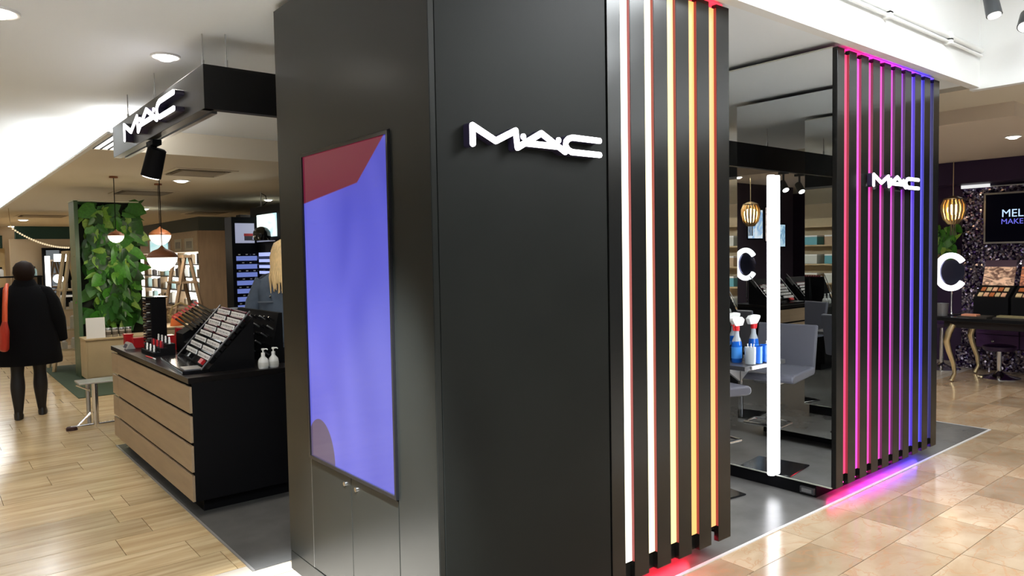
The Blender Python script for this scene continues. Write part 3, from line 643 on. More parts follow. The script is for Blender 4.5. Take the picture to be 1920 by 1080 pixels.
# ================================================================== RIGHT SHOP: purple vanity area
def glitter():
    m, N, L, b = _new('glitter'); tc = N.new('ShaderNodeTexCoord'); vo = N.new('ShaderNodeTexVoronoi'); vo.inputs['Scale'].default_value = 46; L.new(tc.outputs['Object'], vo.inputs['Vector'])
    cr = N.new('ShaderNodeValToRGB'); e = cr.color_ramp.elements; e[0].color = (.02,.008,.045,1); e[1].color = (.55,.5,.62,1); e[0].position = .35; e[1].position = .95
    sp = N.new('ShaderNodeSeparateColor'); L.new(vo.outputs['Color'], sp.inputs[0]); L.new(sp.outputs[0], cr.inputs[0]); L.new(cr.outputs[0], b.inputs['Base Color'])
    b.inputs['Metallic'].default_value = .85; b.inputs['Roughness'].default_value = .22
    ng = N.new('ShaderNodeVectorMath'); ng.operation = 'SUBTRACT'; ng.inputs[1].default_value = (.5,.5,.5); L.new(vo.outputs['Color'], ng.inputs[0])
    sc = N.new('ShaderNodeVectorMath'); sc.operation = 'SCALE'; sc.inputs['Scale'].default_value = 1.1; L.new(ng.outputs[0], sc.inputs[0])
    gg = N.new('ShaderNodeNewGeometry'); ad = N.new('ShaderNodeVectorMath'); L.new(gg.outputs['Normal'], ad.inputs[0]); L.new(sc.outputs[0], ad.inputs[1])
    nn = N.new('ShaderNodeVectorMath'); nn.operation = 'NORMALIZE'; L.new(ad.outputs[0], nn.inputs[0]); L.new(nn.outputs[0], b.inputs['Normal'])
    return m
GLIT = glitter()
t = thing('glitter_panel', 'sparkling purple sequin panel behind the vanity desk', 'panel', (11.4, 3.0, 0))
build(B(11.39,11.45,.8,3.886,.12,2.45), 'sequin_face', GLIT, t)
build(B(11.385,11.45,.8,3.89,0,.115), 'white_base', WHITEP, t)
build(B(11.386,11.45,.8,3.89,2.45,2.465), 'metal_top_edge', STEEL, t)
build(B(11.36,11.384,3.55,3.90,2.45,2.495), 'corner_trim', emat('trim_glow', (1,1,1), .9), t)
simple(B(11.05,11.449,-.5,5.1,2.50,2.798), 'purple_fascia', PURPLE, 'dark purple fascia band above the glitter panel', 'fascia', (11.2,2.3,2.5))
t = thing('wall_television', 'wall television with blue lettering on the glitter panel', 'television', (11.37, 3.0, 1.68))
build(B(11.33,11.384,2.36,3.607,1.673,2.364), 'bezel', pmat('grey_bezel', (.35,.33,.3), .35, metal=.6), t, bevel=.003)
build(B(11.325,11.331,2.385,3.582,1.698,2.339), 'screen', pmat('tv_black', (.003,.003,.012), .35, spec=.05), t)
def text3d(txt, name, parent, loc, size, mat, R):
    cu = bpy.data.curves.new(name, 'FONT'); cu.body = txt; cu.size = size; cu.extrude = .0015; cu.offset = 0
    tmp = bpy.data.objects.new('tmp_text', cu); col.objects.link(tmp)
    dg = bpy.context.evaluated_depsgraph_get(); me = bpy.data.meshes.new_from_object(tmp.evaluated_get(dg)); bpy.data.objects.remove(tmp)
    me.materials.clear(); me.materials.append(mat); me.transform((Matrix.Translation(Vector(loc)-wloc(parent)) @ R.to_4x4()))
    o = bpy.data.objects.new(name, me); col.objects.link(o); o.parent = parent; return o
RX = Matrix(((0,0,-1),(-1,0,0),(0,1,0)))      # text faces -X, reads towards -Y
text3d('MEL', 'lettering', t, (11.323, 3.395, 2.03), .145, emat('letter_cyan', (.55,.75,1), 1.2), RX)
text3d('MAKE', 'lettering', t, (11.323, 3.40, 1.935), .10, emat('letter_blue', (.16,.16,.85), 1.0), RX)
# vanity desk
t = thing('vanity_desk', 'black vanity desk with curved gold legs in the right shop', 'desk', (10.4, 2.8, 0))
build(B(9.62,11.3,1.3,3.62,.745,.79), 'desktop', GLOSSB, t, bevel=.004)
build(B(9.7,11.2,1.4,3.5,.66,.745), 'apron', pmat('mirror_apron', (.12,.1,.1), .12, metal=.8), t)
for lx, ly in ((9.70,3.40),(10.55,3.42),(9.70,1.6)):
    P = [(lx,ly,.70),(lx-.02,ly+.04,.60),(lx-.03,ly+.06,.50),(lx-.01,ly+.04,.38),(lx+.01,ly-.005,.22),(lx+.005,ly-.02,.10),(lx-.02,ly+.01,0.01)]
    build(MB().tube(P, [.035,.042,.04,.034,.027,.022,.026], 10), 'curved_leg', GOLD, t, True)
t = thing('drawer_cabinet', 'purple drawer cabinet with crystal knobs under the vanity desk', 'cabinet', (11.1, 2.8, 0))
build(B(10.92,11.34,1.4,3.55,.30,.655), 'cabinet_body', PURPLE, t)
build(B(10.94,11.3,1.4,3.8,.0,.29), 'sequin_base', GLIT, t)
for k in range(2):
    for q in range(2):
        ya = 3.54-.5*q; d = build(B(10.90,10.921,ya-.485,ya,.305+.178*k,.475+.178*k), 'drawer', pmat('purple_drawer', (.07,.02,.12), .35), t, bevel=.002)
        build(MB().ball((10.885,ya-.2,.39+.178*k), .02, 8), 'crystal_knob', CHROME, d)
def bar_stool(x, y, label, top=.55):
    t = thing('bar_stool', label, 'stool', (x,y,0))
    build(MB().lathe([(.23,0),(.23,.008),(.12,.03),(.045,.07),(.03,.09)], (x,y,.001), 24), 'trumpet_base', CHROME, t, True)
    build(MB().lathe([(.027,.085),(.027,top-.06)], (x,y,0), 14), 'post', CHROME, t, True)
    build(MB().lathe([(.05,top-.06),(.17,top-.05),(.18,top-.03),(.18,top),(.15,top+.012)], (x,y,0), 20), 'seat', pmat('purple_vinyl', (.03,.012,.05), .3), t, True)
bar_stool(10.34, 3.10, 'chrome trumpet-base stool in front of the purple drawers', .40)
bar_stool(10.62, 3.86, 'stool with chrome base half hidden by the slat pillar', .62)
def riser(y0, y1, pm, label, x=10.15):
    t = thing('palette_display', label, 'makeup display', (x,(y0+y1)/2,.79)); yc = (y0+y1)/2; W = y1-y0
    R = Matrix.Rotation(math.radians(-68), 3, 'Y')
    build(MB().prism([(0,0),(.4,0),(.4,.36),(.25,.36),(0,.22)], lambda a,b,d: (x+a,d,.79+b), y0, y1), 'riser_body', MATTE, t)
    build(MB().obox((x+.30,yc,1.27), (.26,W-.03,.012), R), 'photo_card', pm, t)
    build(MB().obox((x+.36,yc,1.42), (.09,W-.03,.012), R), 'header_card', pmat('dark_plum', (.05,.02,.04), .4), t)
    for r in range(2):
        for q in range(5):
            yy = y0+.03+(q+.5)*(W-.06)/5
            build(MB().obox((x+.05+.11*r,yy,1.045+.06*r), (.075,(W-.06)/5-.015,.012), Matrix.Rotation(math.radians(-30),3,'Y')), 'colour_pan', [pmat('pan_peach', (.7,.4,.25), .4), pmat('pan_gold', (.6,.45,.25), .35), pmat('pan_rust', (.4,.12,.04), .4)][(q+r) % 3], t)
riser(2.96, 3.33, picture('photo_warm', (.12,.05,.03), (.75,.48,.32), .25), 'palette display with a warm portrait-toned card, next to the ring light')
riser(2.50, 2.93, picture('photo_rust', (.12,.02,.01), (.6,.2,.08), .25), 'palette display with a rust orange card at the right edge')
for i, (x0, y0, w_) in enumerate(((9.72, 3.05, .31), (9.72, 2.55, .44))):
    t = thing('palette_tray', ['flat dark tray with a peach palette on the desk front', 'flat olive tray on the desk at the right edge'][i], 'tray', (x0+.14, y0+w_/2, .79))
    build(B(x0,x0+.28,y0,y0+w_,.79,.806), 'tray_base', pmat('tray_dark', (.04,.035,.03), .3), t)
    build(B(x0+.03,x0+.17,y0+.12,y0+w_-.03,.806,.824), 'palette', [pmat('pan_coral', (.6,.25,.15), .4), pmat('pan_olive', (.22,.19,.1), .4)][i], t)
simple(MB().lathe([(.05,0),(.06,.004),(.075,.16),(.07,.16),(.055,.01)], (9.74,3.54,.79), 16), 'brush_cup', pmat('grey_mesh', (.2,.2,.21), .4, metal=.6), 'grey cup on the vanity desk at the foot of the ring light', 'cup', (9.74,3.54,.79), smooth=True)

# ================================================================== PLANTS
def leaf_mesh(w, l, bend):
    pts = [(0,0),(w*.55,-l*.06),(w*.95,l*.16),(w*.9,l*.42),(w*.5,l*.75),(0,l)]; v = []; f = []
    for i, (a, b) in enumerate(pts): v.append((a, -bend*(b/l)**2*l + .12*a, b))
    for i, (a, b) in enumerate(pts[1:5], 1): v.append((-a, -bend*(b/l)**2*l + .12*a, b))
    for a, b in ((0,l*.3),(0,l*.62)): v.append((0, -bend*(b/l)**2*l - .01, b))
    R = [0,1,2,3,4,5]; Lf = [0,6,7,8,9,5]; c1, c2 = 10, 11
    for S, fl_ in ((R,0),(Lf,1)):
        for q in ((S[0],S[1],c1),(S[1],S[2],c1),(S[2],S[3],c2,c1),(S[3],S[4],c2),(S[4],S[5],c2)): f.append(q if not fl_ else q[::-1])
    me = bpy.data.meshes.new('leaf'); me.from_pydata(v, [], f); me.materials.append(LEAF); me.polygons.foreach_set('use_smooth', [True]*len(f)); return me
LV = [leaf_mesh(.5, 1, .35), leaf_mesh(.42, 1, .15), leaf_mesh(.36, 1, .5), leaf_mesh(.2, 1, .6)]
def scatter(parent, n, x0, x1, z0, z1, y, smin, smax, face='y'):
    W = wloc(parent)
    for i in range(n):
        o = bpy.data.objects.new('leaf', random.choice(LV)); col.objects.link(o); o.parent = parent
        a, z = random.uniform(x0, x1), random.uniform(z0, z1); d = random.uniform(.0, .10); s = random.uniform(smin, smax)
        if face == 'y': o.location = Vector((a, y-d, z))-W; rz = random.uniform(-.6, .6)
        else: o.location = Vector((y-d, a, z))-W; rz = -PI/2 + random.uniform(-.6, .6)
        o.rotation_euler = (random.uniform(-.5, -.1), random.gauss(PI, .8), rz)
        o.rotation_mode = 'YXZ' if False else 'XYZ'
        o.scale = (s, s, s)
t = thing('plant_column', 'tall column covered with large green leaves in the left shop', 'plant wall', (2.15, 11.9, 0))
build(B(1.76,2.57,11.90,12.2,.0,2.50), 'planting_board', pmat('dark_soil', (.008,.012,.006), .9), t)
build(B(1.71,1.76,11.75,12.2,.0,2.51), 'side_panel', pmat('green_glass_panel', (.07,.13,.07), .3), t)
build(B(1.70,2.58,11.75,12.2,2.50,2.515), 'top_trim', pmat('pale_trim2', (.6,.6,.5), .5), t)
scatter(t, 260, 1.90, 2.49, .80, 2.46, 11.87, .14, .30)
t = thing('potted_greenery', 'leafy green plants behind the gold chandelier', 'plant', (11.35, 4.1, 1.35))
build(B(11.30,11.44,3.92,4.35,1.45,1.6), 'planter', WALNUT, t); scatter(t, 60, 3.94, 4.33, 1.6, 1.95, 11.3, .1, .22, 'x')

# ================================================================== LEFT SHOP
# chrome bench leg
t = thing('chrome_bench', 'chrome T-leg bench standing behind the makeup counter', 'bench', (1.3, 8.2, 0))
build(B(1.15,1.9,8.06,8.34,.452,.468), 'bench_top', pmat('pale_bench_top', (.7,.69,.66), .2, metal=.5), t, bevel=.004)
build(MB().tube([(1.3,8.18,.03),(1.3,8.18,.452)], .028, 14), 'post', CHROME, t, True)
build(MB().tube([(1.25,8.24,.03),(1.25,8.24,.452)], .02, 14), 'post', STEEL, t, True)
build(MB().tube([(1.08,8.18,.03),(1.9,8.18,.03)], .016, 10), 'foot_bar', CHROME, t, True)
build(MB().tube([(1.14,8.18,.035),(1.26,8.18,.15)], .012, 8), 'brace', CHROME, t, True)
build(MB().tube([(1.14,8.18,.44),(1.26,8.18,.37)], .008, 8), 'brace', CHROME, t, True)
build(MB().loft([(1.09,8.18,0,.05,.03),(1.09,8.18,.03,.05,.03),(1.09,8.18,.04,.04,.02)], 14), 'rubber_foot', pmat('brown_rubber', (.05,.02,.02), .5), t, True)
# birch cabinet
t = thing('birch_cabinet', 'low birch wood cabinet in front of the plant column', 'cabinet', (2.15, 11.4, 0))
build(B(1.70,2.52,11.22,11.66,.05,.575), 'body', BIRCH, t, bevel=.003); build(B(1.69,2.53,11.20,11.67,.575,.598), 'top', BIRCH, t, bevel=.003); build(B(1.74,2.48,11.26,11.6,.006,.05), 'plinth', MATTE, t)
build(B(1.72,2.50,11.212,11.22,.07,.56), 'front_door', BIRCH, t, bevel=.002)
simple(MB().prism([(1.72,0),(1.95,0),(1.95,.28),(1.72,.28)], lambda a,b,d: (a, d+.05*b, .6+b), 11.26, 11.268), 'white_card', WHITE, 'blank white card standing on the birch cabinet', 'card', (1.83,11.27,.6))
for i in range(4):
    x = 1.99+.085*i; t = thing('jar', ['first printed jar beside the white card', 'second jar from the white card', 'third jar from the white card', 'last jar in the row, nearest the black counter'][i], 'jar', (x,11.3,.598), 'row of printed jars on the birch cabinet')
    build(MB().lathe([(.034,0),(.038,.006),(.038,.095),(.034,.1)], (x,11.3,.598), 16), 'jar_body', pmat('stone_jar', (.38,.34,.28), .4), t, True)
    build(MB().lathe([(.039,.1),(.039,.122),(.035,.127)], (x,11.3,.598), 16), 'lid', STEEL, t, True)
    build(MB().lathe([(.0385,.03),(.0385,.075)], (x,11.3,.598), 16), 'paper_label', pmat('dark_jar_label', (.14,.11,.08), .6), t, True)
# A-frame ladder shelves
def ladder(x, y, hgt, w_, label, mat, shelves, n=2, spread=.42):
    t = thing('ladder_shelf', label, 'shelf', (x,y,0))
    for yo in (-.28, .28):
        for sx in (-1, 1):
            build(MB().tube([(x+sx*spread,y+yo,.0),(x+sx*.03,y+yo,hgt)], .028, 4), 'leg', mat, t)
    build(B(x-.06,x+.06,y-.32,y+.32,hgt-.02,hgt+.02), 'top_bar', mat, t)
    for z in shelves:
        hw = spread*(1-z/hgt)+.06; build(B(x-hw,x+hw,y-.3,y+.3,z-.012,z+.012), 'shelf_board', mat, t)
    return t
ladder(1.80, 13.0, 1.80, .5, 'pale wooden A-frame ladder shelf left of the plant column', BIRCH, (.32,.62,.92,1.22), spread=.3)
nm = ['low','second','third','upper']
for i, z in enumerate((.32,.62,.92,1.22)):
    for j in range(2 if i > 2 else 3):
        x = 1.66+.13*j + (.04 if i > 2 else 0); o = thing('product_pack', ['left','middle','right'][j]+' pale product pack on the '+nm[i]+' board of the pale ladder shelf', 'product', (x,12.85,z+.012), 'packs on the pale ladder shelf')
        hh = .10+.04*((i+j) % 3); build(MB().box(x-.04,x+.04,12.78,12.86,z+.013,z+.013+hh), 'pack_body', pmat('cream_pack', (.6,.56,.45), .5), o, bevel=.006); build(MB().lathe([(.025,0),(.025,.02)], (x,12.82,z+.013+hh), 10), 'cap', WHITE, o)
ladder(3.0, 11.35, 1.70, .5, 'brown wooden A-frame stand in front of the lit shelves', WALNUT, (.95,1.32), spread=.36)
# round table with basket
t = thing('round_table', 'round brown table at the foot of the brown A-frame stand', 'table', (2.75,9.9,0))
build(MB().lathe([(.42,0),(.43,.012),(.43,.03),(.42,.04)], (2.75,9.9,.78), 28), 'table_top', WALNUT, t, True); build(MB().lathe([(.2,0),(.2,.02),(.04,.05),(.035,.78)], (2.75,9.9,.001), 16), 'pedestal', WALNUT, t, True)
t = thing('gift_basket', 'woven gift basket with a ribbon on the round table', 'basket', (2.58,9.9,.82))
build(MB().lathe([(.11,0),(.15,.1),(.155,.13),(.14,.13),(.1,.01)], (2.58,9.9,.82), 20), 'basket_bowl', pmat('straw', (.4,.3,.14), .7, noise=.4, nscale=40), t, True)
build(MB().tube([(2.45,9.9,.94),(2.48,9.9,1.05),(2.58,9.9,1.10),(2.68,9.9,1.05),(2.71,9.9,.94)], .012, 8), 'handle', pmat('straw', (.4,.3,.14), .7), t, True)
build(MB().loft([(2.56,9.75,.84,.02,.006),(2.56,9.74,.93,.03,.006),(2.56,9.74,.97,.05,.015),(2.56,9.74,1.0,.02,.008)], 10), 'ribbon', pmat('olive_ribbon', (.4,.36,.15), .5), t, True)
for i, (x, y) in enumerate(((2.82,9.75),(2.95,9.85))):
    o = thing('white_dish', ['left white oval dish on the round table', 'right white oval dish on the round table'][i], 'dish', (x,y,.82)); build(MB().lathe([(.03,0),(.055,.02),(.06,.03),(.055,.03),(.03,.008)], (x,y,.82), 16), 'bowl', WHITE, o, True); build(MB().lathe([(.03,0),(.03,.004)], (x,y,.818), 14), 'foot', WHITE, o)
t = thing('wooden_crate', 'pale wooden crate behind the red-tipped pencil rack', 'crate', (2.3,9.0,0))
for k in range(4): build(B(2.08,2.5,8.96,8.98,.2+.165*k,.35+.165*k), 'slat', BIRCH, t)
build(B(2.08,2.5,8.98,9.35,.006,.86), 'crate_body', BIRCH, t); build(B(2.07,2.51,8.95,9.36,.86,.875), 'rim', BIRCH, t)
t = thing('orange_pouch', 'orange-red pouch lying on the pale wooden crate', 'pouch', (2.33,9.1,.875)); build(MB().loft([(2.33,9.1,.876,.08,.05),(2.33,9.1,.95,.07,.05),(2.34,9.1,1.0,.05,.01)], 14), 'pouch_body', pmat('orange_cloth', (.55,.12,.02), .6), t, True); build(MB().tube([(2.29,9.1,1.0),(2.34,9.1,1.02),(2.39,9.1,1.0)], .008, 6), 'tie', RED, t)
# pendant lamps
def pendant(x, y, z, r, label):
    t = thing('pendant_lamp', label, 'lamp', (x,y,2.72), 'copper and white pendant lamps')
    build(MB().lathe([(r,0),(r*1.01,.01),(r*.9,r*.25),(r*.6,r*.48),(r*.25,r*.62),(r*.12,r*.75),(.006,r*.85)], (x,y,z), 24), 'copper_shade', COPPER, t, True)
    build(MB().lathe([(.002,-r*.95),(r*.4,-r*.86),(r*.72,-r*.62),(r*.92,-r*.28),(r*.97,0)], (x,y,z), 24), 'white_globe', emat('globe_glow', (1,.93,.8), 3), t, True)
    build(MB().tube([(x,y,z+r*.8),(x,y,2.72)], .005, 6), 'cord', MATTE, t)
    build(MB().lathe([(.05,0),(.05,.02)], (x,y,2.699), 14), 'ceiling_rose', COPPER, t)
    light('POINT', 'bulb', t, (x,y,z-r*1.05), 10, WARM, .1)
pendant(1.95, 10.3, 1.97, .095, 'small pendant lamp hanging before the plant column')
pendant(2.635, 11.0, 2.0, .145, 'upper pendant lamp right of the plant column')
pendant(2.17, 9.0, 1.68, .165, 'largest and lowest pendant lamp before the lit shelves')
# backlit shelf wall
t = thing('lit_shelf_wall', 'long wooden shop cabinet with bright backlit shelves', 'shelf', (3.6, 13.8, 0))
build(B(3.43,4.0,12.0,12.03,0,2.11), 'end_panel', WALNUT, t)
build(B(3.72,4.0,12.03,16.6,0,2.11), 'carcass', WALNUT, t)
build(B(3.42,3.72,12.03,16.6,1.78,2.11), 'header', OAKX, t); build(B(3.42,3.72,12.03,16.6,0,.86), 'base_cabinet', OAKX, t)
build(B(3.55,3.72,12.05,16.6,.87,1.77), 'light_panel', emat('shelf_backlight', (1,.96,.88), 3.2), t)
for z in (.88,1.13,1.36,1.57): build(B(3.43,3.549,12.05,16.6,z-.01,z+.008), 'shelf_board', pmat('dark_shelf', (.08,.07,.06), .5), t)
for yy in (13.2,14.4,15.6): build(B(3.43,3.549,yy,yy+.025,.87,1.77), 'divider', OAKX, t)
ORD = ['first','second','third','fourth','fifth','sixth','seventh','eighth','ninth']
pc = [pmat('pack_white', (.75,.75,.72), .5), pmat('pack_teal', (.4,.6,.62), .5), pmat('pack_kraft', (.45,.36,.25), .5), pmat('pack_dark', (.08,.07,.07), .5)]
for i, z in enumerate((.89,1.14,1.37,1.58)):
    for j in range(9):
        y = 12.15+.42*j; h_ = random.uniform(.08,.18); k = (i*5+j*3) % 4
        o = thing('shelf_product', ['white','teal','kraft','dark'][k]+' pack, '+ORD[j]+' from the cabinet end on the '+['lowest','second lowest','second highest','top'][i]+' backlit shelf', 'product', (3.5,y+.1,z), 'product packs on the backlit shelves')
        build(B(3.47,3.54,y,y+random.uniform(.07,.15),z,z+h_), 'pack_body', pc[k], o, bevel=.004); build(B(3.48,3.53,y+.02,y+.06,z+h_,z+h_+.02), 'cap', WHITE, o)
t = thing('cyan_sign', 'pale cyan lit sign on the shop cabinet header', 'sign', (3.38,14.2,1.7)); build(B(3.39,3.42,13.62,14.92,1.70,2.03), 'sign_box', WHITE, t); build(B(3.384,3.39,13.65,14.89,1.72,2.01), 'lit_face', picture('cyan_face', (.35,.7,.78), (.65,.92,.95), .9, 2), t)
for i, (ya, yb, lab) in enumerate(((12.9,13.3,'printed grey notice on the cabinet header right of the cyan sign'),(12.25,12.7,'notice with yellow bottle print at the cabinet end'))):
    t = thing('wall_notice', lab, 'notice', (3.41,ya,1.8)); build(B(3.41,3.42,ya,yb,1.80,2.0), 'board', pmat('grey_notice', (.5,.47,.38), .6), t)
    for k in range(4): build(B(3.407,3.41,ya+.05+.08*k,ya+.09+.08*k,1.84,1.95), 'print_block', pmat('print_olive', (.3,.26,.1) if i else (.2,.2,.2), .6), t)
struct(B(3.45,5.9,12.03,17,2.112,2.33), 'trim_4', pmat('dark_bulkhead', (.05,.055,.045), .7))
# MAC wall unit
t = thing('black_wall_unit', 'black wall unit with blue lit drawers behind the denim-clad woman', 'cabinet', (3.5, 10.1, 0))
build(B(3.30,3.66,10.02,10.3,0,2.22), 'body', MATTE, t)
build(B(3.66,3.9,8.0,10.3,0,2.36), 'side_wing', MATTE, t)
bl = emat('blue_drawer', (.16,.22,.60), .9)
for k in range(8):
    z = .84+.112*k; d = build(B(3.35 if k else 3.44,3.625,10.0,10.02,z,z+.062), 'lit_drawer', bl, t)
    for q in range(5): build(B(3.37+.05*q,3.395+.05*q,9.985,10.0,z+.078,z+.09), 'compact', WHITE if (q+k) % 2 else GLOSSB, t)
build(B(3.345,3.60,9.995,10.02,1.865,2.135), 'photo_panel', emat('photo_grey', (.40,.42,.58), .8), t)
o = build(B(3.46,3.57,9.985,9.995,1.90,1.96), 'printed_brush', pmat('print_dark', (.08,.07,.1), .6), t); build(B(3.455,3.575,9.984,9.995,1.96,1.995), 'red_print', RED, t)
build(B(3.64,3.66,9.33,10.0,1.94,2.245), 'lit_screen', picture('screen_cyan', (.45,.75,.85), (.9,1,.9), 1.3, 1.5), t)
build(B(3.62,3.66,9.3,10.0,1.875,1.89), 'shelf_rail', CHROME, t)
build(B(3.645,3.66,9.45,9.98,1.44,1.73), 'lit_niche', emat('niche_glow', (.45,.52,.95), 1.1), t)
for k in range(3): build(B(3.60,3.645,9.45,9.93,1.48+.08*k,1.52+.08*k), 'product_row', GLOSSB, t)
t = thing('black_hat', 'black rounded hat in front of the lit cyan screen', 'hat', (3.55,9.5,1.89))
build(MB().lathe([(.10,0),(.115,.05),(.11,.11),(.08,.155),(.03,.178),(.002,.18)], (3.52,9.5,1.89), 20), 'crown', GLOSSB, t, True); build(MB().loft([(3.5,9.56,1.888,.1,.09),(3.5,9.56,1.898,.1,.09)], 18), 'brim', GLOSSB, t, True)
# ceiling vents and cable lamp
def vent(x, y, z, a, b, label):
    t = thing('ceiling_vent', label, 'vent', (x,y,z), 'ceiling air vents')
    fm = pmat('vent_frame', (.34,.29,.22), .6)
    build(MB().box(x-a,x+a,y-b,y-b+.05,z-.012,z+.01).box(x-a,x+a,y+b-.05,y+b,z-.012,z+.01).box(x-a,x-a+.05,y-b+.05,y+b-.05,z-.012,z+.01).box(x+a-.05,x+a,y-b+.05,y+b-.05,z-.012,z+.01), 'frame', CREAM, t)
    build(B(x-a+.05,x+a-.05,y-b+.05,y+b-.05,z-.004,z+.01), 'backing', pmat('vent_dark', (.08,.065,.05), .8), t)
    build(B(x-a+.12,x+a-.12,y-b+.14,y+b-.14,z-.02,z-.004), 'centre_plate', fm, t)
    for k in range(2):
        build(MB().obox((x,y-b+.085+k*(2*b-.17),z-.01), (2*a-.14,.03,.006), Matrix.Rotation(.5*(1-2*k),3,'X')), 'slat', fm, t); build(MB().obox((x-a+.085+k*(2*a-.17),y,z-.01), (.03,2*b-.26,.006), Matrix.Rotation(-.5*(1-2*k),3,'Y')), 'slat', fm, t)
vent(2.70, 9.35, 2.72, .36, .40, 'square air vent nearest the black header, above the bright downlight')
vent(2.78, 12.5, 2.72, .42, .42, 'air vent right above the plant column')
vent(5.15, 17.3, 2.72, .42, .5, 'far air vent above the brown cabinet')
vent(2.25, 19.8, 2.72, .5, .5, 'far air vent left of the plant column above the green fascia')
t = thing('cable_lamp', 'small spotlight on a looped cable hanging from the ceiling', 'lamp', (4.55,12.0,2.72))
# ------------------------------------------------------------------ (far wall left)
build(MB().tube([(4.3,11.6,2.72),(4.3,11.6,2.5)], .008, 6), 'stem', STEEL, t); build(MB().tube([(4.3,11.6,2.70),(4.38,11.6,2.66),(4.40,11.6,2.56),(4.33,11.6,2.5)], .006, 6), 'cable_loop', MATTE, t)
build(MB().lathe([(.002,.06),(.06,.03),(.075,0)], (4.28,11.6,2.44), 16), 'lamp_shade', STEEL, t, True); build(MB().lathe([(.07,0),(.05,-.03),(.002,-.04)], (4.28,11.6,2.44), 16), 'bulb_glow', emat('downlight_lens', (1,.95,.85), 9), t, True)
t.location = (4.3,11.6,2.72)
for chd in t.children: chd.location = Vector((4.55,12.0,2.72)) - Vector((4.3,11.6,2.72))
FW = pmat('sand_panel', (.64,.49,.32), .7)
struct(B(1.46,2.62,18.0,18.2,0,2.14), 'wall_far', FW)
simple(B(1.56,2.62,17.96,18.2,2.141,2.40), 'green_fascia', GREEN, 'dark green fascia board on the far left wall', 'fascia', (2.1,18,2.14))
simple(B(1.0,1.55,20.9,21.1,2.0,2.3), 'green_fascia', GREEN, 'smaller dark green fascia at the far left picture edge', 'fascia', (1.3,21,2.0))
struct(B(-2,1.6,21.1,21.3,0,2.0), 'wall_far', pmat('yellow_wall', (.6,.45,.24), .7))
t = thing('light_rope', 'string of warm lights drooping from ceiling to mirror cabinet', 'light string', (1.9,17.2,2.0))
P = [(1.42+.96*i/26, 17.2, 2.36-.42*math.sin(PI/2*i/26)**.8*1.0) for i in range(27)]
build(MB().tube([(1.40,17.2,2.72)]+P+[(2.40,17.8,1.94)], .007, 6), 'rope', BIRCH, t)
for i, p in enumerate(P): build(MB().ball(p, .019, 8), 'bulb', emat('rope_bulb', (1,.8,.5), 1.0), t)
t = thing('mirror_cabinet', 'dressing mirror with bright vertical lamp on the far wall', 'mirror', (2.25,17.9,1.0))
build(B(2.0,2.6,17.85,18.0,.7,1.95), 'frame', MATTE, t); build(B(2.06,2.6,17.84,17.85,1.0,1.9), 'mirror_glass', MIRROR, t)
build(B(2.03,2.12,17.80,17.84,1.05,1.78), 'side_lamp', emat('white_lamp', (1,.97,.9), 3), t); build(B(2.2,2.62,17.78,17.84,1.66,1.82), 'top_lamp', emat('white_lamp', (1,.97,.9), 3), t)
build(MB().ball((2.26,17.78,1.30), .09), 'round_lamp', emat('white_lamp', (1,.97,.9), 3), t, True)
build(B(1.95,2.65,17.5,18.0,.92,.95), 'shelf_board', WHITE, t)
t = thing('eyewear_shelf', 'dark display shelf with small bottles at the far left', 'shelf', (1.2,17.5,0))
build(B(.7,1.95,17.6,17.98,.0,1.0), 'base', WALNUT, t); build(B(.7,1.95,17.6,17.98,1.35,1.38), 'top_board', MATTE, t); build(B(.7,.74,17.6,17.98,1.0,1.35), 'upright', MATTE, t); build(B(1.9,1.94,17.6,17.98,1.0,1.35), 'upright', MATTE, t)
for i in range(8):
    x = .85+.14*i; o = thing('small_bottle', ['first','second','third','fourth','fifth','sixth','seventh','eighth'][i]+' small bottle from the left on the far dark display shelf', 'bottle', (x,17.7,1.38 if i % 2 else 1.0), 'bottles on the far dark shelf'); z = o.location.z
    build(MB().lathe([(.04,0),(.04,.12),(.015,.15)], (x,17.7,z+.001), 10), 'bottle_body', [WHITE, pc[1], pc[2]][i % 3], o, True); build(MB().lathe([(.016,.15),(.016,.19)], (x,17.7,z), 8), 'cap', MATTE, o, True)
# pipes on the hall beam
for i, (z, r) in enumerate(((3.19,.022),(3.15,.012))):
    t = thing('wall_pipe', ['thicker white conduit pipe along the hall beam','thin white conduit just below the thicker pipe'][i], 'pipe', (4.5,2.12,z))
    build(MB().tube([(-3,2.125,z),(6.5,2.125,z),(6.58,2.125,z)], r, 10), 'pipe_run', WHITEP, t, True)
    for k in range(5): build(B(1.9+1.0*k,1.94+1.0*k,2.10,2.15,z-r-.008,z+r+.008), 'clip', WHITEP, t)

